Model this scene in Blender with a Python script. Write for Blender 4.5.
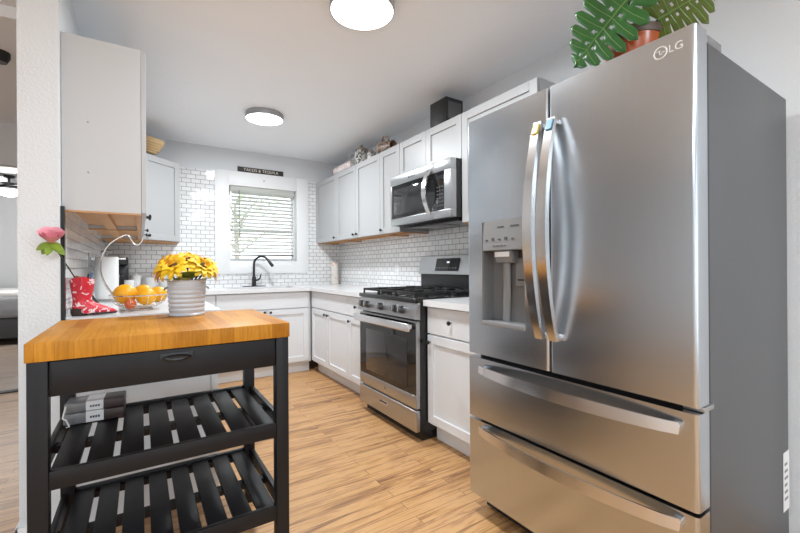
import bpy, bmesh, math, random
from mathutils import Vector, Matrix
random.seed(7)
PI = math.pi
S = bpy.context.scene
for o in list(bpy.data.objects): bpy.data.objects.remove(o)
COL = S.collection

# ------------------------------------------------------------ camera, world, exposure
def make_camera():
    yw, pt, rl = (math.radians(a) for a in (33.0719, 0.0399, -0.3569))
    fw = Vector((math.sin(yw)*math.cos(pt), math.cos(yw)*math.cos(pt), math.sin(pt)))
    r = Vector((math.cos(yw), -math.sin(yw), 0)); u = r.cross(fw)
    r2 = r*math.cos(rl) + u*math.sin(rl); u2 = -r*math.sin(rl) + u*math.cos(rl)
    m = Matrix((r2, u2, -fw)).transposed().to_4x4()
    m.translation = Vector((-2.1615, -4.7612, 1.1287))
    cd = bpy.data.cameras.new('camera'); c = bpy.data.objects.new('camera', cd)
    cd.sensor_width = 36; cd.lens = 36*398.264/800; cd.clip_start = .05
    c.matrix_world = m; COL.objects.link(c); S.camera = c
make_camera()
w = bpy.data.worlds.new('world'); S.world = w; w.use_nodes = True
bg = w.node_tree.nodes['Background']
bg.inputs[0].default_value = (.88, .95, 1, 1); bg.inputs[1].default_value = 2.7
S.view_settings.view_transform = 'Standard'; S.view_settings.look = 'None'
S.view_settings.gamma = 1; S.view_settings.use_curve_mapping = False
S.view_settings.exposure = 0.20
LAMP_W = 26.0          # power of one kitchen ceiling fixture
FILL_W = 31.0          # power of one added, unseen fill lamp in the rooms around it

# ------------------------------------------------------------ materials
def mat(name, col, rough=.5, metal=0., noise=None, bump=None, **kw):
    m = bpy.data.materials.new(name); m.use_nodes = True
    nt = m.node_tree; b = nt.nodes['Principled BSDF']
    b.inputs['Base Color'].default_value = (*col, 1); b.inputs['Roughness'].default_value = rough
    b.inputs['Metallic'].default_value = metal
    for k, v in kw.items(): b.inputs[k.replace('_', ' ')].default_value = v
    if noise:                                   # (scale vector, amount) gentle tone variation
        sc, am = noise
        tc = nt.nodes.new('ShaderNodeTexCoord'); mp = nt.nodes.new('ShaderNodeMapping')
        mp.inputs['Scale'].default_value = sc
        n = nt.nodes.new('ShaderNodeTexNoise'); n.inputs['Scale'].default_value = 1; n.inputs['Detail'].default_value = 4
        mx = nt.nodes.new('ShaderNodeMix'); mx.data_type = 'RGBA'
        mx.inputs[6].default_value = (*[c*(1-am) for c in col], 1); mx.inputs[7].default_value = (*[min(1, c*(1+am)) for c in col], 1)
        nt.links.new(tc.outputs['Object'], mp.inputs[0]); nt.links.new(mp.outputs[0], n.inputs[0])
        nt.links.new(n.outputs[0], mx.inputs[0]); nt.links.new(mx.outputs[2], b.inputs['Base Color'])
    if bump:                                    # (scale, strength, distance)
        tc = nt.nodes.new('ShaderNodeTexCoord')
        n = nt.nodes.new('ShaderNodeTexNoise'); n.inputs['Scale'].default_value = bump[0]; n.inputs['Detail'].default_value = 3
        bp = nt.nodes.new('ShaderNodeBump'); bp.inputs['Strength'].default_value = bump[1]; bp.inputs['Distance'].default_value = bump[2]
        nt.links.new(tc.outputs['Object'], n.inputs[0]); nt.links.new(n.outputs[0], bp.inputs['Height'])
        nt.links.new(bp.outputs[0], b.inputs['Normal'])
    return m

def emit(name, col, s):
    m = bpy.data.materials.new(name); m.use_nodes = True
    b = m.node_tree.nodes['Principled BSDF']
    b.inputs['Base Color'].default_value = (*col, 1)
    b.inputs['Emission Color'].default_value = (*col, 1); b.inputs['Emission Strength'].default_value = s
    return m

def tile_mat(name, axes):
    m = bpy.data.materials.new(name); m.use_nodes = True; nt = m.node_tree; b = nt.nodes['Principled BSDF']
    tc = nt.nodes.new('ShaderNodeTexCoord'); sp = nt.nodes.new('ShaderNodeSeparateXYZ'); cb = nt.nodes.new('ShaderNodeCombineXYZ')
    nt.links.new(tc.outputs['Object'], sp.inputs[0])
    nt.links.new(sp.outputs[axes[0]], cb.inputs[0]); nt.links.new(sp.outputs[axes[1]], cb.inputs[1])
    br = nt.nodes.new('ShaderNodeTexBrick'); nt.links.new(cb.outputs[0], br.inputs['Vector'])
    br.inputs['Scale'].default_value = 1; br.inputs['Brick Width'].default_value = .090; br.inputs['Row Height'].default_value = .0452
    br.inputs['Mortar Size'].default_value = .0024; br.inputs['Mortar Smooth'].default_value = .15
    br.inputs['Color1'].default_value = (.78, .78, .785, 1); br.inputs['Color2'].default_value = (.87, .87, .87, 1)
    br.inputs['Mortar'].default_value = (.27, .275, .28, 1)
    nt.links.new(br.outputs['Color'], b.inputs['Base Color'])
    mr = nt.nodes.new('ShaderNodeMapRange'); mr.inputs[3].default_value = .07; mr.inputs[4].default_value = .7
    nt.links.new(br.outputs['Fac'], mr.inputs[0]); nt.links.new(mr.outputs[0], b.inputs['Roughness'])
    n = nt.nodes.new('ShaderNodeTexNoise'); n.inputs['Scale'].default_value = 26; nt.links.new(tc.outputs['Object'], n.inputs[0])
    ad = nt.nodes.new('ShaderNodeMath'); ad.operation = 'SUBTRACT'
    ml = nt.nodes.new('ShaderNodeMath'); ml.operation = 'MULTIPLY'; ml.inputs[1].default_value = .55
    nt.links.new(n.outputs[0], ml.inputs[0]); nt.links.new(ml.outputs[0], ad.inputs[0]); nt.links.new(br.outputs['Fac'], ad.inputs[1])
    bp = nt.nodes.new('ShaderNodeBump'); bp.inputs['Strength'].default_value = .6; bp.inputs['Distance'].default_value = .0025
    nt.links.new(ad.outputs[0], bp.inputs['Height']); nt.links.new(bp.outputs[0], b.inputs['Normal'])
    return m

def floor_mat(name, stops):
    m = bpy.data.materials.new(name); m.use_nodes = True; nt = m.node_tree; b = nt.nodes['Principled BSDF']
    tc = nt.nodes.new('ShaderNodeTexCoord')
    br = nt.nodes.new('ShaderNodeTexBrick'); nt.links.new(tc.outputs['Object'], br.inputs['Vector'])
    br.offset = .37; br.inputs['Scale'].default_value = 1
    br.inputs['Brick Width'].default_value = .82; br.inputs['Row Height'].default_value = .062
    br.inputs['Mortar Size'].default_value = .0011; br.inputs['Mortar Smooth'].default_value = .1; br.inputs['Bias'].default_value = 0
    br.inputs['Color1'].default_value = (0, 0, 0, 1); br.inputs['Color2'].default_value = (1, 1, 1, 1); br.inputs['Mortar'].default_value = (.5, .5, .5, 1)
    # grain: stretched noise, shifted per plank
    mp = nt.nodes.new('ShaderNodeMapping'); mp.inputs['Scale'].default_value = (2.2, 24, 1)
    sh = nt.nodes.new('ShaderNodeVectorMath'); sh.operation = 'MULTIPLY_ADD'
    nt.links.new(br.outputs['Color'], sh.inputs[0]); sh.inputs[1].default_value = (7.3, 3.1, 5.); nt.links.new(tc.outputs['Object'], sh.inputs[2])
    nt.links.new(sh.outputs[0], mp.inputs[0])
    n1 = nt.nodes.new('ShaderNodeTexNoise'); n1.inputs['Scale'].default_value = 1.; n1.inputs['Detail'].default_value = 8; n1.inputs['Roughness'].default_value = .62; n1.inputs['Distortion'].default_value = .8
    nt.links.new(mp.outputs[0], n1.inputs[0])
    mp2 = nt.nodes.new('ShaderNodeMapping'); mp2.inputs['Scale'].default_value = (4, 130, 1); nt.links.new(sh.outputs[0], mp2.inputs[0])
    n2 = nt.nodes.new('ShaderNodeTexNoise'); n2.inputs['Scale'].default_value = 1; n2.inputs['Detail'].default_value = 3; nt.links.new(mp2.outputs[0], n2.inputs[0])
    a = nt.nodes.new('ShaderNodeMath'); a.operation = 'MULTIPLY_ADD'; a.inputs[1].default_value = .19
    nt.links.new(br.outputs['Color'], a.inputs[0]); nt.links.new(n1.outputs[0], a.inputs[2])
    a2 = nt.nodes.new('ShaderNodeMath'); a2.operation = 'MULTIPLY_ADD'; a2.inputs[1].default_value = .16
    nt.links.new(n2.outputs[0], a2.inputs[0]); nt.links.new(a.outputs[0], a2.inputs[2])
    cr = nt.nodes.new('ShaderNodeValToRGB'); e = cr.color_ramp.elements
    while len(e) < len(stops): e.new(.5)
    for el, (p, c) in zip(e, stops): el.position = p; el.color = (*c, 1)
    nt.links.new(a2.outputs[0], cr.inputs[0])
    mx = nt.nodes.new('ShaderNodeMix'); mx.data_type = 'RGBA'; mx.inputs[7].default_value = (.12, .065, .03, 1)
    nt.links.new(br.outputs['Fac'], mx.inputs[0]); nt.links.new(cr.outputs[0], mx.inputs[6]); nt.links.new(mx.outputs[2], b.inputs['Base Color'])
    b.inputs['Roughness'].default_value = .38
    bp = nt.nodes.new('ShaderNodeBump'); bp.inputs['Strength'].default_value = .15; bp.inputs['Distance'].default_value = .001; bp.invert = True
    nt.links.new(br.outputs['Fac'], bp.inputs['Height']); nt.links.new(bp.outputs[0], b.inputs['Normal'])
    return m

def butcher_mat():
    m = bpy.data.materials.new('butcher_block'); m.use_nodes = True; nt = m.node_tree; b = nt.nodes['Principled BSDF']
    tc = nt.nodes.new('ShaderNodeTexCoord'); sp = nt.nodes.new('ShaderNodeSeparateXYZ'); cb = nt.nodes.new('ShaderNodeCombineXYZ')
    nt.links.new(tc.outputs['Object'], sp.inputs[0])
    nt.links.new(sp.outputs[1], cb.inputs[0]); nt.links.new(sp.outputs[0], cb.inputs[1])
    br = nt.nodes.new('ShaderNodeTexBrick'); nt.links.new(cb.outputs[0], br.inputs['Vector'])
    br.inputs['Scale'].default_value = 1; br.inputs['Brick Width'].default_value = 3.; br.inputs['Row Height'].default_value = .043
    br.inputs['Mortar Size'].default_value = .0005; br.inputs['Mortar Smooth'].default_value = .3
    br.inputs['Color1'].default_value = (.40, .155, .012, 1); br.inputs['Color2'].default_value = (.58, .255, .028, 1); br.inputs['Mortar'].default_value = (.33, .12, .012, 1)
    mp = nt.nodes.new('ShaderNodeMapping'); mp.inputs['Scale'].default_value = (120, 6, 14); nt.links.new(tc.outputs['Object'], mp.inputs[0])
    n = nt.nodes.new('ShaderNodeTexNoise'); n.inputs['Scale'].default_value = 1; n.inputs['Detail'].default_value = 4; nt.links.new(mp.outputs[0], n.inputs[0])
    mx = nt.nodes.new('ShaderNodeMix'); mx.data_type = 'RGBA'; mx.blend_type = 'MULTIPLY'; mx.inputs[0].default_value = .55
    cr = nt.nodes.new('ShaderNodeValToRGB'); cr.color_ramp.elements[0].position = .3; cr.color_ramp.elements[0].color = (.62, .52, .42, 1); cr.color_ramp.elements[1].position = .6
    nt.links.new(n.outputs[0], cr.inputs[0]); nt.links.new(br.outputs[0], mx.inputs[6]); nt.links.new(cr.outputs[0], mx.inputs[7])
    nt.links.new(mx.outputs[2], b.inputs['Base Color']); b.inputs['Roughness'].default_value = .45; b.inputs['Specular IOR Level'].default_value = .18
    return m

def splotch_mat(name, base, spot, scale, lo, hi, rough=.35, dist=1.5):
    m = bpy.data.materials.new(name); m.use_nodes = True; nt = m.node_tree; b = nt.nodes['Principled BSDF']
    tc = nt.nodes.new('ShaderNodeTexCoord'); n = nt.nodes.new('ShaderNodeTexNoise')
    n.inputs['Scale'].default_value = scale; n.inputs['Detail'].default_value = 1; n.inputs['Distortion'].default_value = dist
    nt.links.new(tc.outputs['Object'], n.inputs[0])
    cr = nt.nodes.new('ShaderNodeValToRGB'); e = cr.color_ramp.elements
    e[0].position = lo; e[0].color = (*base, 1); e[1].position = hi; e[1].color = (*spot, 1)
    nt.links.new(n.outputs[0], cr.inputs[0]); nt.links.new(cr.outputs[0], b.inputs['Base Color']); b.inputs['Roughness'].default_value = rough
    return m

def glass_mat(name, tint, gloss=.08):
    m = bpy.data.materials.new(name); m.use_nodes = True; nt = m.node_tree
    for n in list(nt.nodes):
        if n.type != 'OUTPUT_MATERIAL': nt.nodes.remove(n)
    out = [n for n in nt.nodes][0]
    t = nt.nodes.new('ShaderNodeBsdfTransparent'); t.inputs[0].default_value = (*tint, 1)
    g = nt.nodes.new('ShaderNodeBsdfGlossy'); g.inputs['Roughness'].default_value = .02
    f = nt.nodes.new('ShaderNodeFresnel'); f.inputs[0].default_value = 1.45
    x = nt.nodes.new('ShaderNodeMixShader')
    nt.links.new(f.outputs[0], x.inputs[0]); nt.links.new(t.outputs[0], x.inputs[1]); nt.links.new(g.outputs[0], x.inputs[2])
    nt.links.new(x.outputs[0], out.inputs[0])
    return m

M = {}
M['wall'] = mat('wall_paint', (.73, .745, .765), .8, bump=(95, .55, .004))
M['ceiling'] = mat('ceiling_paint', (.92, .94, .97), .85, bump=(42, .35, .004))
M['trim'] = mat('white_trim', (.84, .84, .84), .45)
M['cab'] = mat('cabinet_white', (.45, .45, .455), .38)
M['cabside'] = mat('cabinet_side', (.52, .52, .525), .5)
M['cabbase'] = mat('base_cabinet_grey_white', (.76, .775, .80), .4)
M['cabwood'] = mat('raw_birch', (.50, .26, .105), .6, noise=((3, 40, 3), .18))
M['knob'] = mat('black_metal', (.012, .012, .013), .35)
M['tile_b'] = tile_mat('subway_tile_back', (0, 2)); M['tile_s'] = tile_mat('subway_tile_side', (1, 2))
M['floor'] = floor_mat('plank_floor', [(.45, (.17, .085, .042)), (.55, (.34, .17, .078)), (.635, (.50, .265, .105)), (.715, (.60, .345, .15)), (.78, (.57, .315, .145)), (.84, (.40, .205, .09)), (.92, (.57, .33, .16))])
M['floor2'] = floor_mat('plank_floor_grey', [(.36, (.16, .11, .08)), (.5, (.30, .22, .17)), (.64, (.42, .33, .27)), (.78, (.5, .41, .34)), (.9, (.3, .22, .17))])
M['counter'] = mat('white_quartz', (.78, .78, .79), .18, noise=((9, 9, 9), .05))
M['steel'] = mat('brushed_stainless', (.49, .495, .505), .32, 1., noise=((2.5, 2.5, 260), .05), Anisotropic=.5)
M['steelv'] = mat('fridge_stainless', (.545, .58, .62), .25, 1., noise=((220, 220, 2), .05), Anisotropic=.5)
M['steelb'] = mat('bright_steel', (.74, .74, .745), .2, 1.)
M['frside'] = mat('fridge_side_grey', (.082, .084, .089), .42)
M['frgap'] = mat('dark_gasket', (.015, .015, .016), .5)
M['frgrey'] = mat('grey_plastic', (.18, .18, .185), .35)
M['frlight'] = mat('light_grey_plastic', (.25, .25, .255), .3)
M['glassblk'] = mat('black_glass', (.012, .012, .013), .05)
M['glassgry'] = mat('smoky_oven_glass', (.03, .03, .032), .04)
M['blkenamel'] = mat('black_enamel', (.014, .014, .015), .22)
M['iron'] = mat('cast_iron', (.012, .012, .012), .55)
M['cart'] = mat('cart_black_paint', (.0085, .008, .0095), .42, Specular_IOR_Level=.3)
M['butcher'] = butcher_mat()
M['lightwhite'] = emit('lamp_diffuser', (1, .99, .97), 6)
M['nickel'] = mat('brushed_nickel', (.40, .40, .40), .3, .9)
M['blind'] = mat('white_blind', (.86, .86, .84), .5)
M['glass'] = glass_mat('window_glass', (.97, .98, .98))
M['white'] = mat('gloss_white_ceramic', (.85, .85, .85), .15)
M['bucket'] = mat('whitewashed_metal', (.54, .57, .62), .42, .15, noise=((30, 30, 12), .08))
M['petal'] = mat('sunflower_petal', (.85, .50, .012), .55, noise=((60, 60, 60), .28), Subsurface_Weight=0.)
M['petal2'] = mat('sunflower_petal_orange', (.80, .36, .012), .55, noise=((60, 60, 60), .25))
M['seedhead'] = mat('sunflower_centre', (.07, .035, .012), .8)
M['oliveleaf'] = mat('olive_leaf', (.22, .25, .035), .5, noise=((50, 50, 50), .3))
M['rose'] = mat('pink_rose', (.95, .36, .43), .5, noise=((70, 70, 70), .25))
M['stem'] = mat('dark_stem', (.03, .045, .02), .5)
M['roseleaf'] = mat('rose_leaf', (.20, .30, .03), .45, noise=((60, 60, 60), .3))
M['red'] = splotch_mat('red_boot_leather', (.62, .022, .04), (.84, .66, .66), 36, .60, .635)
M['sole'] = mat('dark_brown_sole', (.035, .018, .014), .5)
M['orange'] = mat('orange_peel', (.86, .40, .008), .4, bump=(420, .25, .001))
M['apple'] = mat('apple_red_yellow', (.62, .12, .03), .3, noise=((14, 14, 14), .5))
M['wire'] = mat('satin_wire', (.62, .60, .57), .25, 1.)
M['wicker'] = mat('wicker', (.68, .48, .25), .6, noise=((200, 200, 60), .4), bump=(160, .8, .004))
M['teapot'] = splotch_mat('speckled_teapot', (.55, .53, .50), (.06, .055, .055), 30, .50, .56)
M['brownjar'] = splotch_mat('brown_mottled_ceramic', (.36, .24, .17), (.07, .05, .045), 40, .5, .56)
M['pinkroll'] = splotch_mat('pale_pink_wrap', (.80, .74, .72), (.70, .45, .42), 30, .52, .6)
M['leafA'] = mat('monstera_green', (.028, .125, .024), .35, noise=((14, 14, 14), .45))
M['leafB'] = mat('monstera_olive', (.085, .12, .016), .38, noise=((14, 14, 14), .4))
M['rib'] = mat('leaf_rib', (.14, .25, .07), .4)
M['terra'] = mat('terracotta_glaze', (.42, .085, .02), .28, noise=((14, 14, 30), .45))
M['darkrim'] = mat('dark_rim', (.10, .065, .05), .5, noise=((40, 40, 40), .4))
M['soil'] = mat('potting_soil', (.03, .02, .015), .9)
M['paper'] = mat('white_paper', (.84, .84, .83), .85)
M['blkplastic'] = mat('black_plastic', (.015, .015, .016), .3)
M['grycer'] = mat('grey_white_ceramic', (.62, .62, .61), .25)
M['vase'] = splotch_mat('floral_canister', (.74, .70, .64), (.70, .33, .24), 17, .60, .66, .35)
M['signwood'] = mat('dark_sign_wood', (.03, .024, .02), .55)
M['signtext'] = mat('sign_lettering', (.80, .74, .64), .6)
M['duvet'] = mat('grey_duvet', (.30, .31, .33), .85, bump=(9, .5, .03))
M['sheet'] = mat('white_sheet', (.8, .8, .8), .8)
M['bedframe'] = mat('charcoal_bed_frame', (.05, .052, .058), .6)
M['labelY'] = mat('yellow_sticker', (.75, .53, .10), .45); M['labelB'] = mat('blue_sticker', (.09, .27, .42), .4)
M['labelW'] = mat('white_label', (.8, .8, .8), .5)
M['packgrey'] = mat('grey_shrink_wrap', (.20, .20, .21), .3, bump=(60, .4, .004)); M['packdark'] = mat('dark_brown_pack', (.055, .035, .033), .4)
M['penB'] = mat('blue_pen', (.05, .16, .33), .35); M['brushwood'] = mat('brush_wood', (.30, .12, .05), .5)
M['treeleaf'] = mat('tree_leaf', (.50, .56, .36), .7); M['bark'] = mat('tree_bark', (.42, .37, .32), .9)
M['grass'] = mat('lawn', (.35, .40, .22), .9)
M['cord'] = mat('white_cord', (.82, .82, .82), .5)
M['display'] = emit('oven_display', (.85, .92, .95), .8)
M['knobsteel'] = mat('dark_steel_knob', (.16, .16, .165), .3, .9); M['keyprint'] = mat('dim_key_print', (.10, .10, .105), .4); M['inktext'] = mat('dark_grey_print', (.09, .09, .095), .5)

nt = M['blind'].node_tree; pb = nt.nodes['Principled BSDF']; tl = nt.nodes.new('ShaderNodeBsdfTranslucent'); tl.inputs[0].default_value = (.9, .9, .88, 1)
mxs = nt.nodes.new('ShaderNodeMixShader'); mxs.inputs[0].default_value = .65
nt.links.new(pb.outputs[0], mxs.inputs[1]); nt.links.new(tl.outputs[0], mxs.inputs[2]); nt.links.new(mxs.outputs[0], nt.nodes['Material Output'].inputs[0])

# ------------------------------------------------------------ mesh helpers
class MB:
    def __init__(s): s.bm = bmesh.new()
    def box(s, x0, x1, y0, y1, z0, z1, bev=0., seg=2, rot=None, piv=None):
        t = bmesh.new(); bmesh.ops.create_cube(t, size=1)
        bmesh.ops.scale(t, vec=(abs(x1-x0), abs(y1-y0), abs(z1-z0)), verts=t.verts)
        if bev: bmesh.ops.bevel(t, geom=t.edges[:], offset=bev, segments=seg, affect='EDGES', profile=.5)
        bmesh.ops.translate(t, vec=((x0+x1)/2, (y0+y1)/2, (z0+z1)/2), verts=t.verts)
        if rot: bmesh.ops.rotate(t, cent=piv or ((x0+x1)/2, (y0+y1)/2, (z0+z1)/2), matrix=rot, verts=t.verts)
        s.add(t); return s
    def add(s, t):
        me = bpy.data.meshes.new('t'); t.to_mesh(me); t.free(); s.bm.from_mesh(me); bpy.data.meshes.remove(me)
    def prism(s, pts, h0, h1, axis='z', bev=0.):
        """polygon (a,b) extruded along axis; z:(x,y) x:(y,z) y:(x,z)"""
        t = bmesh.new()
        f = {'z': lambda a, b, h: (a, b, h), 'x': lambda a, b, h: (h, a, b), 'y': lambda a, b, h: (a, h, b)}[axis]
        A = [t.verts.new(f(a, b, h0)) for a, b in pts]; B = [t.verts.new(f(a, b, h1)) for a, b in pts]
        t.faces.new(A); t.faces.new(B[::-1]); n = len(pts)
        for i in range(n): t.faces.new((A[i], A[(i+1) % n], B[(i+1) % n], B[i]))
        bmesh.ops.recalc_face_normals(t, faces=t.faces)
        if bev: bmesh.ops.bevel(t, geom=t.edges[:], offset=bev, segments=2, affect='EDGES')
        s.add(t); return s
    def rings(s, R, cap=True, closed=True, loop=False):
        t = s.bm; V = [[t.verts.new(p) for p in r] for r in R]; n = len(R[0]); fs = []
        m = len(V)
        for i in range(m if loop else m-1):
            a, b = V[i], V[(i+1) % m]
            for j in range(n if closed else n-1):
                k = (j+1) % n; fs.append(t.faces.new((a[j], a[k], b[k], b[j])))
        if cap and not loop:
            fs.append(t.faces.new(V[0][::-1])); fs.append(t.faces.new(V[-1]))
        bmesh.ops.recalc_face_normals(t, faces=fs); return s
    def lathe(s, prof, n=32, c=(0, 0, 0), cap=True, rot=None):
        R = []
        for r, z in prof:
            r = max(r, 1e-4); ring = [Vector((r*math.cos(2*PI*k/n), r*math.sin(2*PI*k/n), z)) for k in range(n)]
            if rot: ring = [rot @ p for p in ring]
            R.append([p + Vector(c) for p in ring])
        return s.rings(R, cap)
    def cyl(s, p0, p1, r, n=16, r1=None):
        return s.tube([p0, p1], r, n, radii=[r, r if r1 is None else r1])
    def tube(s, pts, r, n=10, radii=None, loop=False, flat=None):
        pts = [Vector(p) for p in pts]; m = len(pts); R = []; ref = None
        for i, p in enumerate(pts):
            if loop: d = pts[(i+1) % m] - pts[i-1]
            else: d = pts[min(i+1, m-1)] - pts[max(i-1, 0)]
            d.normalize()
            if ref is None:
                ref = Vector((0, 0, 1)) if abs(d.z) < .9 else Vector((1, 0, 0))
            a = (ref - d*ref.dot(d)); 
            if a.length < 1e-5: a = d.orthogonal()
            a.normalize(); b = d.cross(a); ref = a
            rr = radii[i] if radii else r
            fa, fb = flat if flat else (1, 1)
            R.append([p + a*(rr*fa*math.cos(2*PI*k/n)) + b*(rr*fb*math.sin(2*PI*k/n)) for k in range(n)])
        return s.rings(R, True, True, loop)
    def sphere(s, c, r, n=20, sc=(1, 1, 1)):
        t = bmesh.new(); bmesh.ops.create_uvsphere(t, u_segments=n, v_segments=max(6, n//2+2), radius=r)
        bmesh.ops.scale(t, vec=sc, verts=t.verts); bmesh.ops.translate(t, vec=c, verts=t.verts); s.add(t); return s
    def build(s, name, m, parent=None, loc=None, smooth=True, ang=35, rot=None):
        me = bpy.data.meshes.new(name); s.bm.to_mesh(me); s.bm.free()
        if smooth:
            for p in me.polygons: p.use_smooth = True
            try: me.set_sharp_from_angle(angle=math.radians(ang))
            except Exception: pass
        me.materials.append(M[m] if isinstance(m, str) else m)
        o = bpy.data.objects.new(name, me); COL.objects.link(o)
        if parent: o.parent = parent
        if loc: o.location = loc
        if rot: o.rotation_euler = rot
        return o

def tag(o, label, cat, group=None):
    o['label'] = label; o['category'] = cat
    if group: o['group'] = group
    return o
def thing(name, label, cat, loc=(0, 0, 0), rz=0., group=None, rot=None):
    o = bpy.data.objects.new(name, None); o.empty_display_size = .05; COL.objects.link(o)
    o.location = loc; o.rotation_euler = rot or (0, 0, rz)
    return tag(o, label, cat, group)
def struct(o): o['kind'] = 'structure'; return o
def copy_thing(r, loc, label, rz=None, group=None):
    c = r.copy(); COL.objects.link(c); c.location = loc; c['label'] = label
    if rz is not None: c.rotation_euler.z = rz
    if group: c['group'] = group
    for ch in list(r.children):
        k = ch.copy(); COL.objects.link(k); k.parent = c
        for g in list(ch.children):
            q = g.copy(); COL.objects.link(q); q.parent = k
    return c
def text(name, body, size, m, parent, loc, rot, depth=.0006, align='CENTER', sx=1., spacing=1.):
    cu = bpy.data.curves.new(name, 'FONT'); cu.body = body; cu.size = size; cu.extrude = depth
    cu.align_x = align; cu.align_y = 'CENTER'; cu.space_character = spacing
    tmp = bpy.data.objects.new(name + '_tmp', cu); COL.objects.link(tmp)
    me = bpy.data.meshes.new_from_object(tmp.evaluated_get(bpy.context.evaluated_depsgraph_get()))
    bpy.data.objects.remove(tmp); bpy.data.curves.remove(cu)
    me.materials.clear(); me.materials.append(M[m]); me.name = name
    o = bpy.data.objects.new(name, me); COL.objects.link(o); o.parent = parent; o.location = loc; o.rotation_euler = rot; o.scale = (sx, 1, 1)
    return o
FRONT = (PI/2, 0, 0)        # text on a local -Y face

# ------------------------------------------------------------ room shell
XL, CE, YN = -2.445, 2.458, -7.6
YE = -2.60                 # near end of the kitchen's left wall
XT = -2.572                # its far face
XO, YF = -6.2, 5.2         # neighbouring room's far corner
struct(MB().box(XO, .12, YN, .3, -.1, 0).build('floor', 'floor'))
struct(MB().box(XO, XT, .3, YF, -.1, 0).build('floor_bedroom', 'floor2'))
struct(MB().box(XO, .12, YN, .14, CE, CE+.1).box(XO, XL, .14, YF, CE, CE+.1).build('ceiling', 'ceiling'))
struct(MB().box(0, .12, YN, .14, 0, CE).build('wall_right', 'wall'))
WX0, WX1, WZ0, WZ1 = -1.3345, -.567, 1.20, 2.0535
struct(MB().box(XL, WX0, 0, .14, 0, CE).box(WX1, 0, 0, .14, 0, CE).box(WX0, WX1, 0, .14, 0, WZ0).box(WX0, WX1, 0, .14, WZ1, CE).build('wall_back', 'wall'))
struct(MB().box(XT, XL, YE, YF, 0, CE).build('wall_left', 'wall'))
struct(MB().box(XO, XT, YF, YF+.12, 0, CE).build('wall_bedroom_back', 'wall'))
struct(MB().box(XO-.12, XO, YN, YF, 0, CE).build('wall_far_left', 'wall'))
# header between the two left-hand rooms, and the boxed soffit along the wall
struct(MB().box(XO, XT, .2, .32, 2.075, CE).build('wall_header', 'wall'))
struct(MB().box(-3.06, XT, -2.0, .2, 2.40, CE).build('trim_6', 'ceiling'))
struct(MB().box(XO, XT, .23, .31, 0, .012, .003).build('trim_7', 'bedframe'))      # floor threshold strip
# rear wall of the open-plan room; unseen openings sized to let in fill daylight
rw = MB()
for a, b in ((XO, -5.6), (-3.9, -2.3), (-.7, .12)): rw.box(a, b, YN-.12, YN, 0, CE)
for a, b in ((-5.6, -3.9), (-2.3, -.7)): rw.box(a, b, YN-.12, YN, 2.1, CE).box(a, b, YN-.12, YN, 0, .35)
struct(rw.build('wall_rear', 'wall'))
# tile
TZ0, TZ1 = .915, 2.19
struct(MB().box(XL+.012, -1.482, -.012, 0, TZ0, TZ1).box(-.4233, -.0, -.012, 0, TZ0, TZ1).box(-1.482, -.4233, -.012, 0, TZ0, 1.0605).build('trim_1', 'tile_b', smooth=False))
struct(MB().box(-.012, 0, -3.36, -.012, TZ0, 1.9).build('trim_2', 'tile_s', smooth=False))
struct(MB().box(XL, XL+.012, -2.545, -.012, TZ0, 1.40).build('trim_3', 'tile_s', smooth=False))
struct(MB().box(XL-.002, XL+.014, -2.57, -2.545, .5, 1.395).build('trim_4', 'blkenamel', smooth=False))
struct(MB().box(XT-.012, XT, YE-.012, YF, 0, .10, .003).box(XT-.012, XL+.004, YE-.012, YE, 0, .10, .003).build('baseboard_left', 'trim'))
struct(MB().box(-.014, 0, YN, -4.32, 0, .10, .003).build('baseboard_right', 'trim'))
struct(MB().box(XO, XT-.012, YF-.014, YF, 0, .1, .003).build('baseboard_bedroom', 'trim'))
# window
win = struct(MB().box(-1.4823, WX0, -.022, 0, 1.0605, 2.2131, .002).box(WX1, -.4233, -.022, 0, 1.0605, 2.2131, .002)
             .box(WX0, WX1, -.022, 0, WZ1, 2.2131, .002).box(WX0, WX1, -.022, 0, 1.0605, WZ0, .002).build('window_1', 'trim'))
def rect_frame(mb, x0, x1, z0, z1, y0, y1, w):
    mb.box(x0, x0+w, y0, y1, z0, z1, .002).box(x1-w, x1, y0, y1, z0, z1, .002).box(x0+w, x1-w, y0, y1, z0, z0+w, .002).box(x0+w, x1-w, y0, y1, z1-w, z1, .002); return mb
rect_frame(MB(), WX0, WX1, WZ0, WZ1, .075, .135, .012).build('window_frame', 'trim', win)
zm = 1.565
rect_frame(MB(), WX0+.012, WX1-.012, WZ0+.012, zm+.02, .085, .105, .022).build('window_sash', 'trim', win)
rect_frame(MB(), WX0+.012, WX1-.012, zm-.02, WZ1-.012, .108, .128, .022).build('window_sash', 'trim', win)
MB().box(WX0+.03, WX1-.03, .094, .097, WZ0+.03, zm-.01).build('window_pane', 'glass', win)
MB().box(WX0+.03, WX1-.03, .117, .120, zm, WZ1-.03).build('window_pane', 'glass', win)
MB().sphere((-.955, -.022, 2.135), .008, 10, (1, .5, 1)).build('trim_screw', 'frlight', win)

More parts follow.
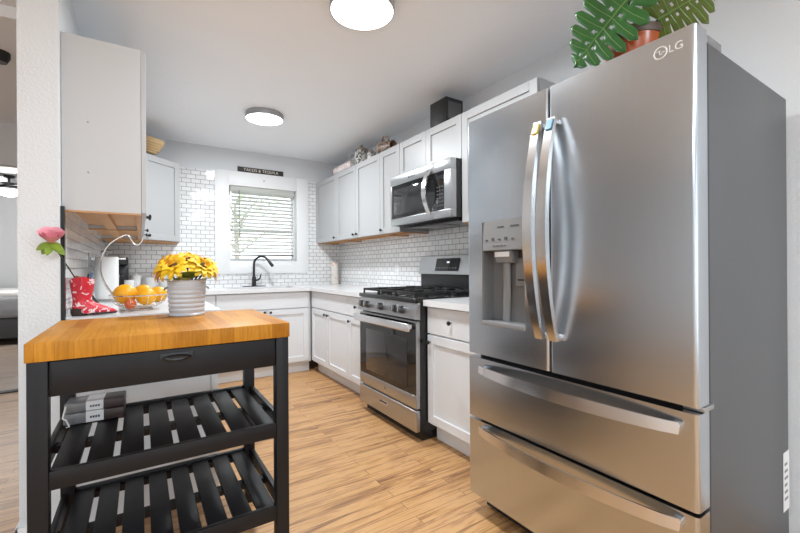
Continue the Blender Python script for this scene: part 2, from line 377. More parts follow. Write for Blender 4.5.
# blind
bl = thing('window_blind', 'white horizontal slat blind hanging in the kitchen window', 'blind', (-.951, .035, WZ0))
bw = .352; top = WZ1-WZ0
MB().box(-bw-.012, bw+.012, -.032, .03, top-.06, top-.002, .003).build('headrail', 'blind', bl)
ns = 17; zb = .075
for i in range(ns):
    z = zb + .035 + i*(top-.075-zb-.035)/(ns-1)
    MB().box(-bw, bw, -.024, .024, -.0015, .0015, rot=Matrix.Rotation(math.radians(-20), 3, 'X'), piv=(0, 0, 0)).build('slat', 'blind', bl, (0, 0, z), smooth=False)
MB().box(-bw, bw, -.022, .022, zb-.012, zb+.01, .003).build('bottom_rail', 'nickel', bl)
for x in (-.27, .27):
    MB().cyl((x, -.026, zb), (x, -.026, top-.06), .0012, 6).cyl((x, .026, zb), (x, .026, top-.06), .0012, 6).build('ladder_cord', 'blind', bl)
MB().cyl((-.275, -.04, top-.05), (-.268, -.045, .25), .0045, 8).sphere((-.268, -.045, .25), .008, 10).build('tilt_wand', 'nickel', bl)

# ------------------------------------------------------------ outside the window
struct(MB().box(-12, 10, .3, 30, -.45, -.35).build('ground_outside', 'grass'))
def tree(x, y, h, r, label, seed):
    rnd = random.Random(seed); t = thing('tree', label, 'tree', (x, y, -.35))
    b = MB().tube([(0, 0, 0), (.05, 0, h*.35), (0, .05, h*.7)], .12, 8, radii=[.14, .1, .05])
    for k in range(7):
        a = k*2.4; b.tube([(.03, 0, h*(.35+.04*k)), (r*.8*math.cos(a), r*.8*math.sin(a), h*(.55+.06*k))], .03, 6, radii=[.045, .012])
    b.build('trunk', 'bark', t)
    f = MB()
    for k in range(260):
        u = Vector((rnd.gauss(0, 1), rnd.gauss(0, 1), rnd.gauss(0, .8))); u = u.normalized()*r*rnd.random()**.4
        c = u + Vector((0, 0, h*.72)); s = .09+.08*rnd.random()
        q = Matrix.Rotation(rnd.random()*6.3, 3, 'Z') @ Matrix.Rotation(rnd.random()*3, 3, 'X')
        vs = [f.bm.verts.new(c + q @ Vector(p)) for p in ((-s, 0, 0), (0, -s*.5, .02), (s, 0, 0), (0, s*.5, .02))]
        f.bm.faces.new(vs)
    f.build('foliage', 'treeleaf', t, smooth=False)
tree(.9, 11.5, 5.6, 1.7, 'green leafy tree outside, seen through the upper slats of the window blind', 3)

# ------------------------------------------------------------ cabinets (local: front plane y=0 faces -Y, x 0..w, z up)
RR, RL, RB = -PI/2, PI/2, 0.
def shaker(w, h, fr=.055, th=.02, rec=.011):
    b = MB()
    b.box(0, fr, 0, th, 0, h, .0015, 1).box(w-fr, w, 0, th, 0, h, .0015, 1)
    b.box(fr, w-fr, 0, th, 0, fr, .0015, 1).box(fr, w-fr, 0, th, h-fr, h, .0015, 1).box(fr-.002, w-fr+.002, rec, th, fr-.002, h-fr+.002)
    return b
def slab(w, h, th=.02): return MB().box(0, w, 0, th, 0, h, .002, 1)
def knob(parent, x, z):
    MB().lathe([(.004, 0), (.004, .014), (.012, .016), (.0135, .021), (.0125, .026), (.006, .029)], 16, rot=Matrix.Rotation(PI/2, 3, 'X')).build('knob', 'knob', parent, (x, 0, z))
def upper(label, loc, rz, w, h, doors, depth, group=None, panel='cab', wood=True, bottomlip=True):
    t = thing('upper_cabinet', label, 'cabinet', loc, rz, group)
    y0 = .021
    b = MB().box(0, .018, y0, depth, 0, h).box(w-.018, w, y0, depth, 0, h).box(.018, w-.018, y0, depth, h-.018, h).box(.018, w-.018, depth-.012, depth, .018, h-.018).box(.018, w-.018, y0, y0+.018, .0, .03).box(.018, w-.018, y0, y0+.018, h-.04, h-.018)
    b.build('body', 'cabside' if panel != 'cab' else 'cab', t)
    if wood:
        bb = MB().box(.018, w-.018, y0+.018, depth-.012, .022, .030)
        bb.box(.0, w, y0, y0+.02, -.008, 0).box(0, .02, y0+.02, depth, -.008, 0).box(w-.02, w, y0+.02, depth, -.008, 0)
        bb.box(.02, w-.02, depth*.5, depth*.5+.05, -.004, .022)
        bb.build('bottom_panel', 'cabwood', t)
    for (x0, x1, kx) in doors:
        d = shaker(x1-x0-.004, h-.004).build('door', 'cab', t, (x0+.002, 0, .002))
        if kx is not None: knob(d, kx-x0, .035)
    return t
UB, UT = 1.4258, 2.1763; UH = UT-UB; UD = .32-.002
F = -.32
upper('white upper cabinet in the far right corner beside the window', (F, -.002, UB), RR, .630, UH, [(0, .63, .59)], UD, 'upper cabinets on the range wall')
upper('white two-door upper cabinet under the teapot', (F, -.6325, UB), RR, .970, UH, [(0, .4785, .44), (.4785, .97, .515)], UD, 'upper cabinets on the range wall')
upper('narrow white upper cabinet just left of the microwave', (F, -1.603, UB), RR, .331, UH, [(0, .331, .035)], UD, 'upper cabinets on the range wall')
upper('short white two-door cabinet above the microwave', (F, -1.935, 1.868), RR, .777, UT-1.868, [(0, .372, None), (.372, .777, None)], UD, 'upper cabinets on the range wall', wood=False)
upper('tall white upper cabinet between the microwave and the fridge', (F, -2.7135, UB), RR, .622, UH, [(0, .622, None)], UD, 'upper cabinets on the range wall')
# left run
LB, LT = 1.383, 2.1455; LH = LT-LB; LF = -2.137
a = upper('tall white left wall cabinet nearest the camera, its side panel facing the room', (LF, -2.547, LB), RL, .96, LH, [(0, .48, .445), (.48, .96, .515)], .306, 'left wall cabinets', panel='side')
for z in (.17, .39): MB().sphere((.0, .215, z), .005, 8, (.5, 1, 1)).build('screw_cap', 'nickel', a)
upper('white left wall cabinet between the nearest cabinet and the corner cabinet', (LF, -1.585, LB), RL, .955, LH, [(0, .48, .445), (.48, .955, .92)], .306, 'left wall cabinets', panel='side')
# diagonal corner cabinet
dc = thing('corner_cabinet', 'white diagonal corner wall cabinet with a woven basket on top', 'cabinet', (XL+.014, -.014, LB))
px0, py0, px1, py1 = .294, -.594, .594, -.310      # front line start / end (local)
MB().prism([(0, 0), (0, -.594), (.280, -.594), (.594, -.300), (.594, 0)], 0.0, LH).build('body', 'cab', dc)
MB().prism([(.01, -.01), (.01, -.584), (.28, -.584), (.584, -.30), (.584, -.01)], -.008, 0).build('bottom_panel', 'cabwood', dc)
dl = math.hypot(.30, .284)
d = shaker(dl-.006, LH-.004).build('door', 'cab', dc, (.294, -.612, .002), rot=(0, 0, math.atan2(.284, .30)))
knob(d, .04, .035); 

def base(label, loc, rz, w, cols, depth=.60, group=None, mt='cabbase', sink=False):
    """cols: (x0,x1,[('drawer',z0,z1,knobx)|('door',z0,z1,kx,kz)])"""
    t = thing('base_cabinet', label, 'cabinet', loc, rz, group)
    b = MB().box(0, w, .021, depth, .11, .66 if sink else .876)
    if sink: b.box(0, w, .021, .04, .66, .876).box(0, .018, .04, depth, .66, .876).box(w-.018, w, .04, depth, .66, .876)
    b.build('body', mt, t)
    MB().box(0, w, .075, depth, 0, .11).build('toe_kick', mt, t)
    for x0, x1, kind, z0, z1, k in cols:
        b = slab(x1-x0-.005, z1-z0) if kind == 'drawer' else shaker(x1-x0-.005, z1-z0)
        o = b.build(kind, mt, t, (x0+.0025, 0, z0))
        if k: knob(o, k[0]-x0, k[1]-z0)
    return t
DZ0, DZ1, PZ0, PZ1 = .125, .690, .700, .868
FB = -.61
base('pale grey two-door base cabinet in the right-hand corner left of the narrow drawer unit', (FB, -.612, 0), RR, .908,
     [(0.0, .908, 'drawer', PZ0, PZ1, None), (.0, .434, 'door', DZ0, DZ1, (.395, .652)), (.434, .908, 'door', DZ0, DZ1, (.47, .652))], group='base cabinets along the range wall')
base('narrow pale grey drawer and door base cabinet just left of the range', (FB, -1.521, 0), RR, .380,
     [(0, .380, 'drawer', PZ0, PZ1, (.17, .785)), (0, .380, 'door', DZ0, DZ1, (.04, .65))], group='base cabinets along the range wall')
base('white base cabinet with drawer and door, between range and fridge', (FB, -2.697, 0), RR, .675,
     [(0, .675, 'drawer', PZ0, PZ1, (.235, .79)), (0, .675, 'door', DZ0, DZ1, (.03, .645))], group='base cabinets along the range wall')
base('pale grey sink base cabinet under the window', (-1.56, -.61, 0), RB, .947,
     [(0, .92, 'drawer', PZ0, PZ1, None), (0, .478, 'door', DZ0, DZ1, (.448, .672)), (.478, .92, 'door', DZ0, DZ1, (.508, .668))], group='base cabinets below the window', sink=True)
base('narrow filler cabinet in the left corner beside the sink cabinet', (-1.823, -.61, 0), RB, .262, [(0, .262, 'drawer', PZ0, PZ1, None), (0, .262, 'door', DZ0, DZ1, None)], group='base cabinets below the window')
lb = base('grey base cabinet with flat end panel behind the cart, near end of left counter', (-1.835, -2.525, 0), RL, .95,
     [(0, .95, 'drawer', PZ0, PZ1, (.475, .785)), (0, .475, 'door', DZ0, DZ1, (.44, .65)), (.475, .95, 'door', DZ0, DZ1, (.51, .65))], depth=.606, group='base cabinets along the left wall')
MB().box(-.012, 0, -.004, .028, 0, .876, .001).box(-.008, 0, .028, .606, 0, .876).build('end_panel', 'cabbase', lb)
base('base cabinet of the left counter nearer the sink corner', (-1.835, -1.574, 0), RL, .962,
     [(0, .962, 'drawer', PZ0, PZ1, (.48, .785)), (0, .48, 'door', DZ0, DZ1, (.445, .65)), (.48, .962, 'door', DZ0, DZ1, (.515, .65))], depth=.606, group='base cabinets along the left wall')

# worktops
SX0, SX1, SY0, SY1 = -1.42, -.74, -.54, -.13
c0, c1 = .877, .915
def slabs(rects, name, label):
    b = MB()
    for x0, x1, y0, y1 in rects: b.box(x0, x1, y0, y1, c0, c1)
    bmesh.ops.remove_doubles(b.bm, verts=b.bm.verts, dist=1e-5)
    return tag(b.build(name, 'counter', smooth=False), label, 'countertop')
slabs([(XL+.001, -1.8125, -2.545, -.013), (-1.8125, SX0, -.64, -.013), (SX0, SX1, -.64, SY0), (SX0, SX1, SY1, -.013), (SX1, -.013, -.64, -.013), (-.6418, -.013, -1.903, -.64)],
      'countertop', 'white quartz U-shaped countertop running from the left wall past the sink to the range')
slabs([(-.6418, -.013, -3.372, -2.697)], 'countertop', 'short white quartz countertop between the range and the fridge')
# sink
sk = thing('kitchen_sink', 'stainless undermount sink in the counter below the window', 'sink', (0, 0, 0))
b = MB(); g = .004; zt = .876; zb_ = .70
b.box(SX0-.02, SX0+g, SY0-.02, SY1+.02, zb_, zt).box(SX1-g, SX1+.02, SY0-.02, SY1+.02, zb_, zt).box(SX0+g, SX1-g, SY0-.02, SY0+g, zb_, zt).box(SX0+g, SX1-g, SY1-g, SY1+.02, zb_, zt).box(SX0-.02, SX1+.02, SY0-.02, SY1+.02, zb_-.01, zb_)
b.build('basin', 'steel', sk)
MB().lathe([(.0, .001), (.04, .001), (.043, .004), (.035, .005), (.02, .002), (0, .002)], 24, (-1.08, -.33, zb_)).build('drain', 'nickel', sk)
# faucet
fx, fy = -1.085, -.075
fc = thing('faucet', 'black gooseneck kitchen faucet with side lever and deck plate', 'faucet', (fx, fy, .915))
MB().box(-.125, .125, -.028, .028, 0, .008, .003).build('deck_plate', 'knob', fc)
MB().lathe([(.027, .008), (.027, .014), (.022, .02), (.022, .1), (.017, .115), (.013, .12)], 24).build('body', 'knob', fc)
ang = math.radians(-38); ux, uy = math.cos(ang), math.sin(ang)
pts = [(0, 0, .11), (0, 0, .25)] + [((.09-.09*math.cos(a))*ux, (.09-.09*math.cos(a))*uy, .25+.09*math.sin(a)) for a in [PI*k/12 for k in range(1, 11)]]
MB().tube(pts, .0125, 14).build('spout', 'knob', fc)
e1 = Vector(pts[-1]); dn = (e1-Vector(pts[-2])).normalized()
MB().tube([e1-dn*.005, e1+dn*.03, e1+dn*.075, e1+dn*.085], .015, 14, radii=[.0135, .0165, .018, .014]).build('spray_head', 'knob', fc)
MB().tube([(.02, 0, .07), (.05, -.005, .078), (.066, -.012, .10), (.072, -.014, .14)], .007, 10, radii=[.011, .010, .007, .006]).build('lever', 'knob', fc)

# ------------------------------------------------------------ range
rg = thing('gas_range', 'stainless freestanding gas range with black grates below the microwave', 'range', (-.697, -1.905, 0), RR)
W = .788; RD = .68
MB().box(.004, W-.004, .035, RD, .06, .895).box(.02, W-.02, .06, RD-.05, .0, .06).build('body', 'blkenamel', rg)
dw = MB().box(0.004, W-.004, 0, .035, .068, .205, .006, 3).build('drawer', 'steel', rg)
MB().prism([(.33, .142), (.43, .142), (.422, .163), (.338, .163)], -.004, .002, 'y', .001).build('handle', 'steelb', dw)
MB().box(.334, .426, -.0055, -.003, .150, .161).build('handle_recess', 'frgap', dw)
od = MB().box(.006, W-.006, .004, .035, .215, .300, .003).box(.006, W-.006, .006, .035, .765, .777, .003).box(.006, .0085, .006, .035, .295, .77).box(W-.0085, W-.006, .006, .035, .295, .77).build('oven_door', 'steel', rg)
MB().box(.0086, W-.0086, .006, .035, .300, .765).build('door_glass', 'glassblk', od)
MB().box(.11, W-.11, .004, .0065, .335, .655, .0008).build('window', 'glassgry', od)
hb = MB().box(.012, W-.012, -.058, -.034, .714, .766, .008, 3)
for x in (.03, W-.065): hb.box(x, x+.035, -.04, .006, .728, .757, .004)
hb.build('handle', 'steelb', od)
MB().lathe([(.0, 0), (.012, 0), (.012, .0015), (0, .0016)], 20, (W/2, .0045, .258), rot=Matrix.Rotation(PI/2, 3, 'X')).build('round_badge', 'frlight', od)
cpn = MB().prism([(.035, .785), (-.012, .793), (.012, .892), (.035, .895)], .0, W, 'x', .002).build('control_panel', 'steel', rg)
nrm = Vector((0, -.099, .024)).normalized()
for x in (.075, .155, .36, .555, .635):
    zc = .842; p = Vector((x, -.0005, zc)); q = p + nrm*.034
    k = MB().tube([p, p+nrm*.006], .028, 20).tube([p+nrm*.006, q], .02, 20, radii=[.025, .022])
    k.build('knob', 'knobsteel', rg)
    MB().box(x-.003, x+.003, -.0405, -.0325, zc-.012, zc+.030, .001).build('knob_grip', 'steelb', rg)
MB().box(0, W, .0, RD-.07, .896, .924, .006, 3).build('cooktop', 'blkenamel', rg)
for bx, by, br in ((.15, .17, .045), (.15, .46, .036), (W/2, .31, .05), (W-.15, .17, .048), (W-.15, .46, .034)):
    MB().lathe([(br, .924), (br, .934), (br*.75, .937), (br*.75, .944), (br*.5, .947), (0, .947)], 20, (bx, by, 0)).build('burner', 'iron', rg)
for i in range(3):
    x0, x1 = .022+i*.241, .022+i*.241+.235; y0, y1 = .03, RD-.1; z0, z1 = .946, .962; t_ = .011
    g = MB()
    for x in (x0, x1-t_): g.box(x, x+t_, y0, y1, z0, z1, .002)
    for y in (y0, (y0+y1)/2-t_/2, y1-t_): g.box(x0+t_, x1-t_, y, y+t_, z0, z1, .002)
    for yc in ((y0*3+y1)/4, (y0+y1*3)/4):
        g.box(x0+t_, x0+.085, yc-t_/2, yc+t_/2, z0, z1+.004, .002).box(x1-.085, x1-t_, yc-t_/2, yc+t_/2, z0, z1+.004, .002)
        xm = (x0+x1)/2
        g.box(xm-t_/2, xm+t_/2, yc-.11, yc-.035, z0, z1+.004, .002).box(xm-t_/2, xm+t_/2, yc+.035, yc+.11, z0, z1+.004, .002)
    for x in (x0, x1-t_):
        for y in (y0, y1-t_): g.box(x, x+t_, y, y+t_, .924, z0)
    g.build('grate', 'iron', rg)
MB().box(0.01, W-.01, RD-.07, RD, .895, 1.07).build('backguard_base', 'blkenamel', rg)
bgd = MB().prism([(RD-.095, 1.066), (RD-.06, 1.215), (RD-.045, 1.222), (RD, 1.222), (RD, 1.066)], 0, W, 'x', .003).build('backguard', 'steel', rg)
sl = math.atan2(.035, .149)
R_ = Matrix.Rotation(-sl, 3, 'X'); pv = (0, RD-.0775, 1.1405)
def on_guard(mb, x0, x1, dz0, dz1, t0, t1): return mb.box(x0, x1, pv[1]+t0, pv[1]+t1, pv[2]+dz0, pv[2]+dz1, rot=R_, piv=pv)
on_guard(MB(), .235, .525, -.05, .055, -.004, .002).build('display_panel', 'glassblk', bgd)
on_guard(MB(), .375, .405, .016, .028, -.005, -.0035).build('clock_digits', 'display', bgd)
b = MB()
for i in range(8):
    on_guard(b, .252+i*.033, .266+i*.033, -.028, -.020, -.005, -.0035)
b.build('touch_keys', 'frgrey', bgd)

# ------------------------------------------------------------ microwave
mw = thing('microwave', 'stainless over-the-range microwave with curved steel handle', 'microwave', (-.412, -1.936, 1.466), RR)
W2, H2, D2 = .775, .4, .395
MB().box(0.002, W2-.002, .045, D2, 0, H2).box(.03, W2-.03, .09, D2-.02, -.022, 0).build('body', 'blkenamel', mw)
fr_ = MB().box(0, .585, 0, .045, .325, H2, .003).box(0, .585, 0, .045, 0, .055, .003).box(0, .022, .0, .045, .055, .325, .001).build('door', 'steel', mw)
MB().box(.022, .595, .002, .045, .055, .325).build('door_glass', 'glassblk', fr_)
MB().box(.05, .47, .0005, .003, .085, .29, .0006).build('window', 'glassgry', fr_)
R = []
for k in range(17):
    t = k/16; sb = math.sin(PI*t); yy = -.006 - .055*sb**.8; z = .040 + .32*t; hw = .019 + .004*sb
    R.append([(.545-hw, yy-.006, z), (.545+hw, yy-.006, z), (.545+hw, yy+.006, z), (.545-hw, yy+.006, z)])
hm = MB().rings(R)
for z in (.05, .35): hm.box(.53, .56, -.012, .003, z-.01, z+.01, .002)
hm.build('handle', 'steelb', fr_)
cpl = MB().box(.587, W2, 0, .045, .325, H2, .003).box(.587, W2, 0, .045, 0, .055, .003).box(.70, W2, 0, .045, .055, .325, .001).build('control_panel', 'steel', mw)
MB().box(.595, .70, .002, .045, .055, .325).build('keypad_glass', 'glassblk', cpl)
b = MB()
for i in range(3):
    for j in range(6): b.box(.617+i*.027, .633+i*.027, .0008, .0022, .085+j*.026, .092+j*.026)
b.build('touch_keys', 'keyprint', cpl)
MB().box(.615, .685, .0008, .0022, .272, .298).build('display', 'glassgry', cpl)
b = MB()
for i in range(14): b.box(.06+i*.048, .06+i*.048+.035, .02, .043, -.004, .001)
b.build('vent_grille', 'frgap', mw)
MB().box(.25, .52, .12, .30, -.026, -.021, .001).build('filter_plate', 'frgrey', mw)
b = MB()
for i, ww in enumerate((.012, .006, .009, .010, .009, .006, .011)): b.box(.262+i*.0135, .262+i*.0135+ww, -.0008, .0004, .353, .353+(.016 if i == 0 else .012))
b.build('lettering_strip', 'inktext', mw)

# ------------------------------------------------------------ refrigerator
fg = thing('refrigerator', 'large stainless french-door refrigerator with two bottom freezer drawers', 'refrigerator', (-.886, -3.381, 0), RR)
FW, FD = .912, .806; TH = .082
MB().box(.002, FW-.002, TH+.004, FD, .045, 1.763, .003).box(.02, FW-.02, TH+.03, FD-.05, 0, .045).build('body', 'frside', fg)
MB().box(.012, FW-.012, TH-.014, TH+.006, .06, 1.755).build('gasket', 'frgap', fg)
DZ_, DT = .734, 1.793; mid = .439
def vdoor(x0, x1, z0, z1, r=.012):
    """door slab with rounded vertical edges"""
    n = 5; pts = []
    for k in range(n+1): a = PI/2*k/n; pts.append((x0+r-r*math.cos(a), r-r*math.sin(a)))
    for k in range(n+1): a = PI/2*k/n; pts.append((x1-r+r*math.sin(a), r-r*math.cos(a)))
    pts += [(x1, TH-.012), (x0, TH-.012)]
    return pts
def slabdoor(mb, x0, x1, z0, z1): return mb.prism(vdoor(x0, x1, z0, z1), z0, z1, 'z', 0)
# left door with dispenser opening
qx0, qx1, qz0, qz1 = .093, .327, .882, 1.322
b = MB()
slabdoor(b, 0, mid-.003, DZ_, qz0); slabdoor(b, 0, mid-.003, qz1, DT)
n5 = 5; r = .012
ptsL = [(0+r-r*math.cos(PI/2*k/n5), r-r*math.sin(PI/2*k/n5)) for k in range(n5+1)] + [(qx0, 0), (qx0, TH-.012), (0, TH-.012)]
b.prism(ptsL, qz0, qz1, 'z')
x1 = mid-.003
ptsR = [(qx1, 0)] + [(x1-r+r*math.sin(PI/2*k/n5), r-r*math.cos(PI/2*k/n5)) for k in range(n5+1)] + [(x1, TH-.012), (qx1, TH-.012)]
b.prism(ptsR, qz0, qz1, 'z')
dl_ = b.build('door', 'steelv', fg)
b = MB().box(qx0, qx1, .066, .069, qz0, qz1).box(qx0, qx0+.004, .002, .066, qz0, qz1).box(qx1-.004, qx1, .002, .066, qz0, qz1).box(qx0, qx1, .002, .066, qz1-.004, qz1)
b.build('dispenser_recess', 'frgrey', dl_)
MB().box(qx0-.003, qx1+.003, -.006, .066, qz0-.012, qz0+.008, .003).build('drip_tray', 'frlight', dl_)
cp = MB().prism([(-.012, 1.195), (-.004, qz1+.004), (.066, qz1+.004), (.066, 1.195)], qx0+.012, qx1-.0, 'x', .003).build('dispenser_panel', 'frlight', dl_)
MB().prism([(.005, 1.195), (.018, 1.145), (.05, 1.14), (.055, 1.195)], .155, .255, 'x', .004).build('ice_chute', 'frlight', dl_)
MB().box(.165, .245, .002, .006, 1.168, 1.19, .001).build('chute_lip', 'white', dl_)
MB().tube([(.195, .045, 1.15), (.19, .052, 1.02), (.18, .058, .892)], .02, 12, flat=(1, .6)).build('water_column', 'frlight', dl_)
MB().box(.243, .305, .045, .058, 1.045, 1.16, .004).build('paddle', 'frlight', dl_)
MB().box(.255, .293, .042, .046, 1.068, 1.074).build('paddle_slot', 'frgap', dl_)
for i in range(5): MB().box(.125+i*.036, .137+i*.036, -.0125, -.008, 1.238, 1.25 if i % 2 else 1.244).build('panel_icon', 'inktext', dl_)
for i in range(4): MB().box(.17+i*.02, .182+i*.02, -.0135, -.008, 1.212, 1.216).build('panel_icon', 'inktext', dl_)
for q0, q1 in ((.19, .225), (.26, .305)): MB().box(q0, q1, -.0075, -.004, 1.290, 1.297).build('panel_lettering', 'inktext', dl_)
dr_ = slabdoor(MB(), mid+.003, FW, DZ_, DT).build('door', 'steelv', fg)
# bowed door handles
def vhandle(parent, x, sgn, sticker):
    P0, P1 = .855, 1.668; n = 18; pts = []
    R = []
    for k in range(n+1):
        t = k/n; z = P0 + (P1-P0)*t; s = math.sin(PI*t); off = -.018 - .062*s**.8; th = .007 + .004*s; hw = .016 + .004*s
        cx = x
        R.append([(cx-hw, off-th, z), (cx+hw, off-th, z), (cx+hw, off+th, z), (cx-hw, off+th, z)])
    b = MB().rings(R)
    for z in (P0+.012, P1-.012): b.box(x-.013, x+.013, -.022, .003, z-.012, z+.012, .003)
    h = b.build('handle', 'steelb', parent)
    MB().box(x-.0135, x+.0135, -.0405, -.0355, P1-.050, P1-.008, .001, 1, rot=Matrix.Rotation(-.36, 3, 'X')).build('sticker', sticker, h)['label'] = ('yellow' if sticker == 'labelY' else 'blue') + ' sticker at the top of the handle'
vhandle(dl_, mid-.028, -1, 'labelY'); vhandle(dr_, mid+.032, 1, 'labelB')
# emblem
rq = Matrix.Rotation(PI/2, 3, 'X'); ex, ez = .823, 1.748
t0 = [(ex+.017*math.cos(2*PI*k/28), -.001, ez+.017*math.sin(2*PI*k/28)) for k in range(28)]
MB().tube(t0, .0022, 6, loop=True).box(ex-.0035, ex-.0012, -.0015, 0, ez-.006, ez+.008).box(ex-.0035, ex+.005, -.0015, 0, ez-.006, ez-.0038).box(ex+.0035, ex+.012, -.0015, 0, ez-.001, ez+.0012).sphere((ex-.008, -.001, ez+.005), .002, 8).build('round_emblem', 'white', dr_)
text('lettering', 'LG', .032, 'white', dr_, (ex+.040, -.0004, ez), FRONT, .0008)
# drawers
d1 = slabdoor(MB(), 0, FW, .445, .716).build('drawer', 'steelv', fg)
d2 = slabdoor(MB(), 0, FW, .092, .433).build('drawer', 'steelv', fg)
def hhandle(parent, z):
    n = 20; R = []
    for k in range(n+1):
        t = k/n; x = .085 + (FW-.125)*t; s = math.sin(PI*t); off = -.016-.05*s**.7; hz = .016+.005*s; th = .006
        R.append([(x, off-th, z-hz), (x, off+th, z-hz), (x, off+th*.7, z+hz), (x, off-th*.4, z+hz)])
    b = MB().rings(R)
    for x in (.095, FW-.05): b.box(x-.012, x+.012, -.02, .003, z-.012, z+.012, .003)
    b.build('handle', 'steelb', parent)
hhandle(d1, .672); hhandle(d2, .402)
MB().box(.03, FW-.03, TH, TH+.02, .01, .09, .002).build('kick_grille', 'frgap', fg)
for x0, x1 in ((.012, .10), (FW-.10, FW-.004)):
    MB().box(x0, x1, .03, .19, 1.764, 1.790, .004).build('hinge_cover', 'frgrey', fg)
MB().box(FW-.05, FW+.004, .03, TH+.012, .718, .732, .002).build('hinge_plate', 'steel', fg)
sk_ = MB().box(FW-.003, FW-.0012, FD-.07, FD-.004, .20, .42).build('rating_label', 'labelW', fg)
b = MB()
for i in range(6): b.box(FW-.0014, FW-.0008, FD-.06, FD-.02-.004*(i % 3), .24+i*.026, .250+i*.026)
b.build('label_print', 'frgrey', sk_)
sk_.location = (.0016, 0, 0)

# ------------------------------------------------------------ monstera on the fridge
PLX, PLY, PLZ = -.66, -4.015, 1.7635
pl = thing('potted_plant', 'monstera with split green leaves in a terracotta bowl on top of the fridge', 'plant', (PLX, PLY, PLZ))
MB().lathe([(.05, 0), (.062, .03), (.078, .08), (.090, .13), (.093, .165), (.086, .165), (.07, .08), (.05, .03), (0, .025)], 32, cap=False).build('pot', 'terra', pl)
MB().lathe([(.088, .163), (.096, .165), (.099, .178), (.095, .194), (.088, .197), (.085, .18), (.085, .163)], 32, cap=False).build('pot_rim', 'darkrim', pl)
MB().lathe([(.0, .178), (.087, .175)], 24, cap=False).build('soil', 'soil', pl)
def monstera(parent, base, tip, up, width, m, nf=6, gapw=.30, droop=.10, cut=.42, holes=True):
    """leaf blade: folded heart shape with slits between fingers, perforated near the rib"""
    base, tip = Vector(base), Vector(tip); ax = tip-base; L = ax.length; ax.normalize()
    up = Vector(up); up = (up-ax*up.dot(ax)).normalized(); sd = ax.cross(up)
    bm = MB(); t_ = bm.bm
    def wid(t):
        return width*(math.sin(PI*min(1, (t*.93+.10)))**.62)*(1.08-.30*t)
    def pt(t, w, s, fwdk=.34):
        W_ = wid(min(max(t, 0), .97))
        f = t*L - .16*L*(1-t)**3*w*1.3 + fwdk*L*.55*w*w*(t*.8+.05)*(1.05-t) 
        lift = .16*W_*w*1.0 - droop*L*(w*w)*.9 - droop*L*1.1*t*t
        return base + ax*f + sd*(s*W_*w) + up*lift
    fs = []
    for s in (-1, 1):
        nt = nf*4
        # inner web
        inner = [[pt(i/nt, cut*j/3, s) for j in range(4)] for i in range(nt+1)]
        V = [[t_.verts.new(p) for p in row] for row in inner]
        for i in range(nt):
            for j in range(3):
                if holes and j == 1 and i % 4 == 3 and 2 < i < nt-3: continue
                fs.append(t_.faces.new((V[i][j], V[i+1][j], V[i+1][j+1], V[i][j+1])))
        for k in range(nf):
            a, b_ = k/nf, (k+1)/nf; rows = []
            for j in range(6):
                q = j/5; w_ = cut+(1-cut)*q
                g_ = gapw*(q**.6)*.5/nf if q else 0
                if k == nf-1: hi = b_
                else: hi = b_ - g_
                lo = a + g_ if k else a
                mid_ = (lo+hi)/2; hh = (hi-lo)/2
                rnd_ = math.sqrt(max(0, 1-(max(0, q-.75)/.27)**2))
                wm = [w_*(1 - .06*abs(i-2)/2*q) for i in range(5)]
                rows.append([t_.verts.new(pt(mid_+hh*rnd_*(i-2)/2, wm[i], s)) for i in range(5)])
            for j in range(5):
                for i in range(4):
                    fs.append(t_.faces.new((rows[j][i], rows[j][i+1], rows[j+1][i+1], rows[j+1][i])))
    bmesh.ops.remove_doubles(t_, verts=t_.verts, dist=.0004)
    bmesh.ops.recalc_face_normals(t_, faces=t_.faces)
    o = bm.build('leaf', m, parent, ang=80)
    md = o.modifiers.new('solid', 'SOLIDIFY'); md.thickness = .0016; md.offset = 0
    rb = MB().tube([pt(i/10, 0, 1)+up*.001 for i in range(11)], .003, 6, radii=[.004-.0003*i for i in range(11)])
    for s in (-1, 1):
        for k in range(nf): rb.tube([pt((k+.25)/nf, 0, s)+up*.0012, pt((k+.5)/nf, .45, s)+up*.0012, pt((k+.5)/nf, .85, s)+up*.0012], .0012, 5)
    rb.build('leaf_rib', 'rib', o)
    return o
monstera(pl, (-0.110, -0.055, 0.284), (-0.140, 0.152, 0.115), (-.75, -.5, .25), .145, 'leafA', 7, .24, droop=.05, cut=.34)
monstera(pl, (0.000, -0.083, 0.212), (0.060, -0.229, 0.272), (-.75, -.55, .2), .14, 'leafB', 6, .22, droop=.05, cut=.34)
MB().tube([(.02, .03, .17), (.0, .03, .24), (-.05, .0, .27), (-0.110, -0.055, 0.284)], .005, 8).build('leaf_stem', 'stem', pl)
MB().tube([(.01, -.05, .17), (.0, -.055, .20), (0.000, -0.083, 0.212)], .005, 8).build('leaf_stem', 'stem', pl)
MB().tube([(0, 0, .17), (.005, -.005, .20), (.0, -.01, .225)], .005, 8).build('leaf_stem', 'stem', pl)
# wire loop lying on the fridge, left of the plant
lp = [(-.62+.0*k, -3.60+.03*math.cos(PI*k/10), 1.764+.085*math.sin(PI*k/10)) for k in range(11)]

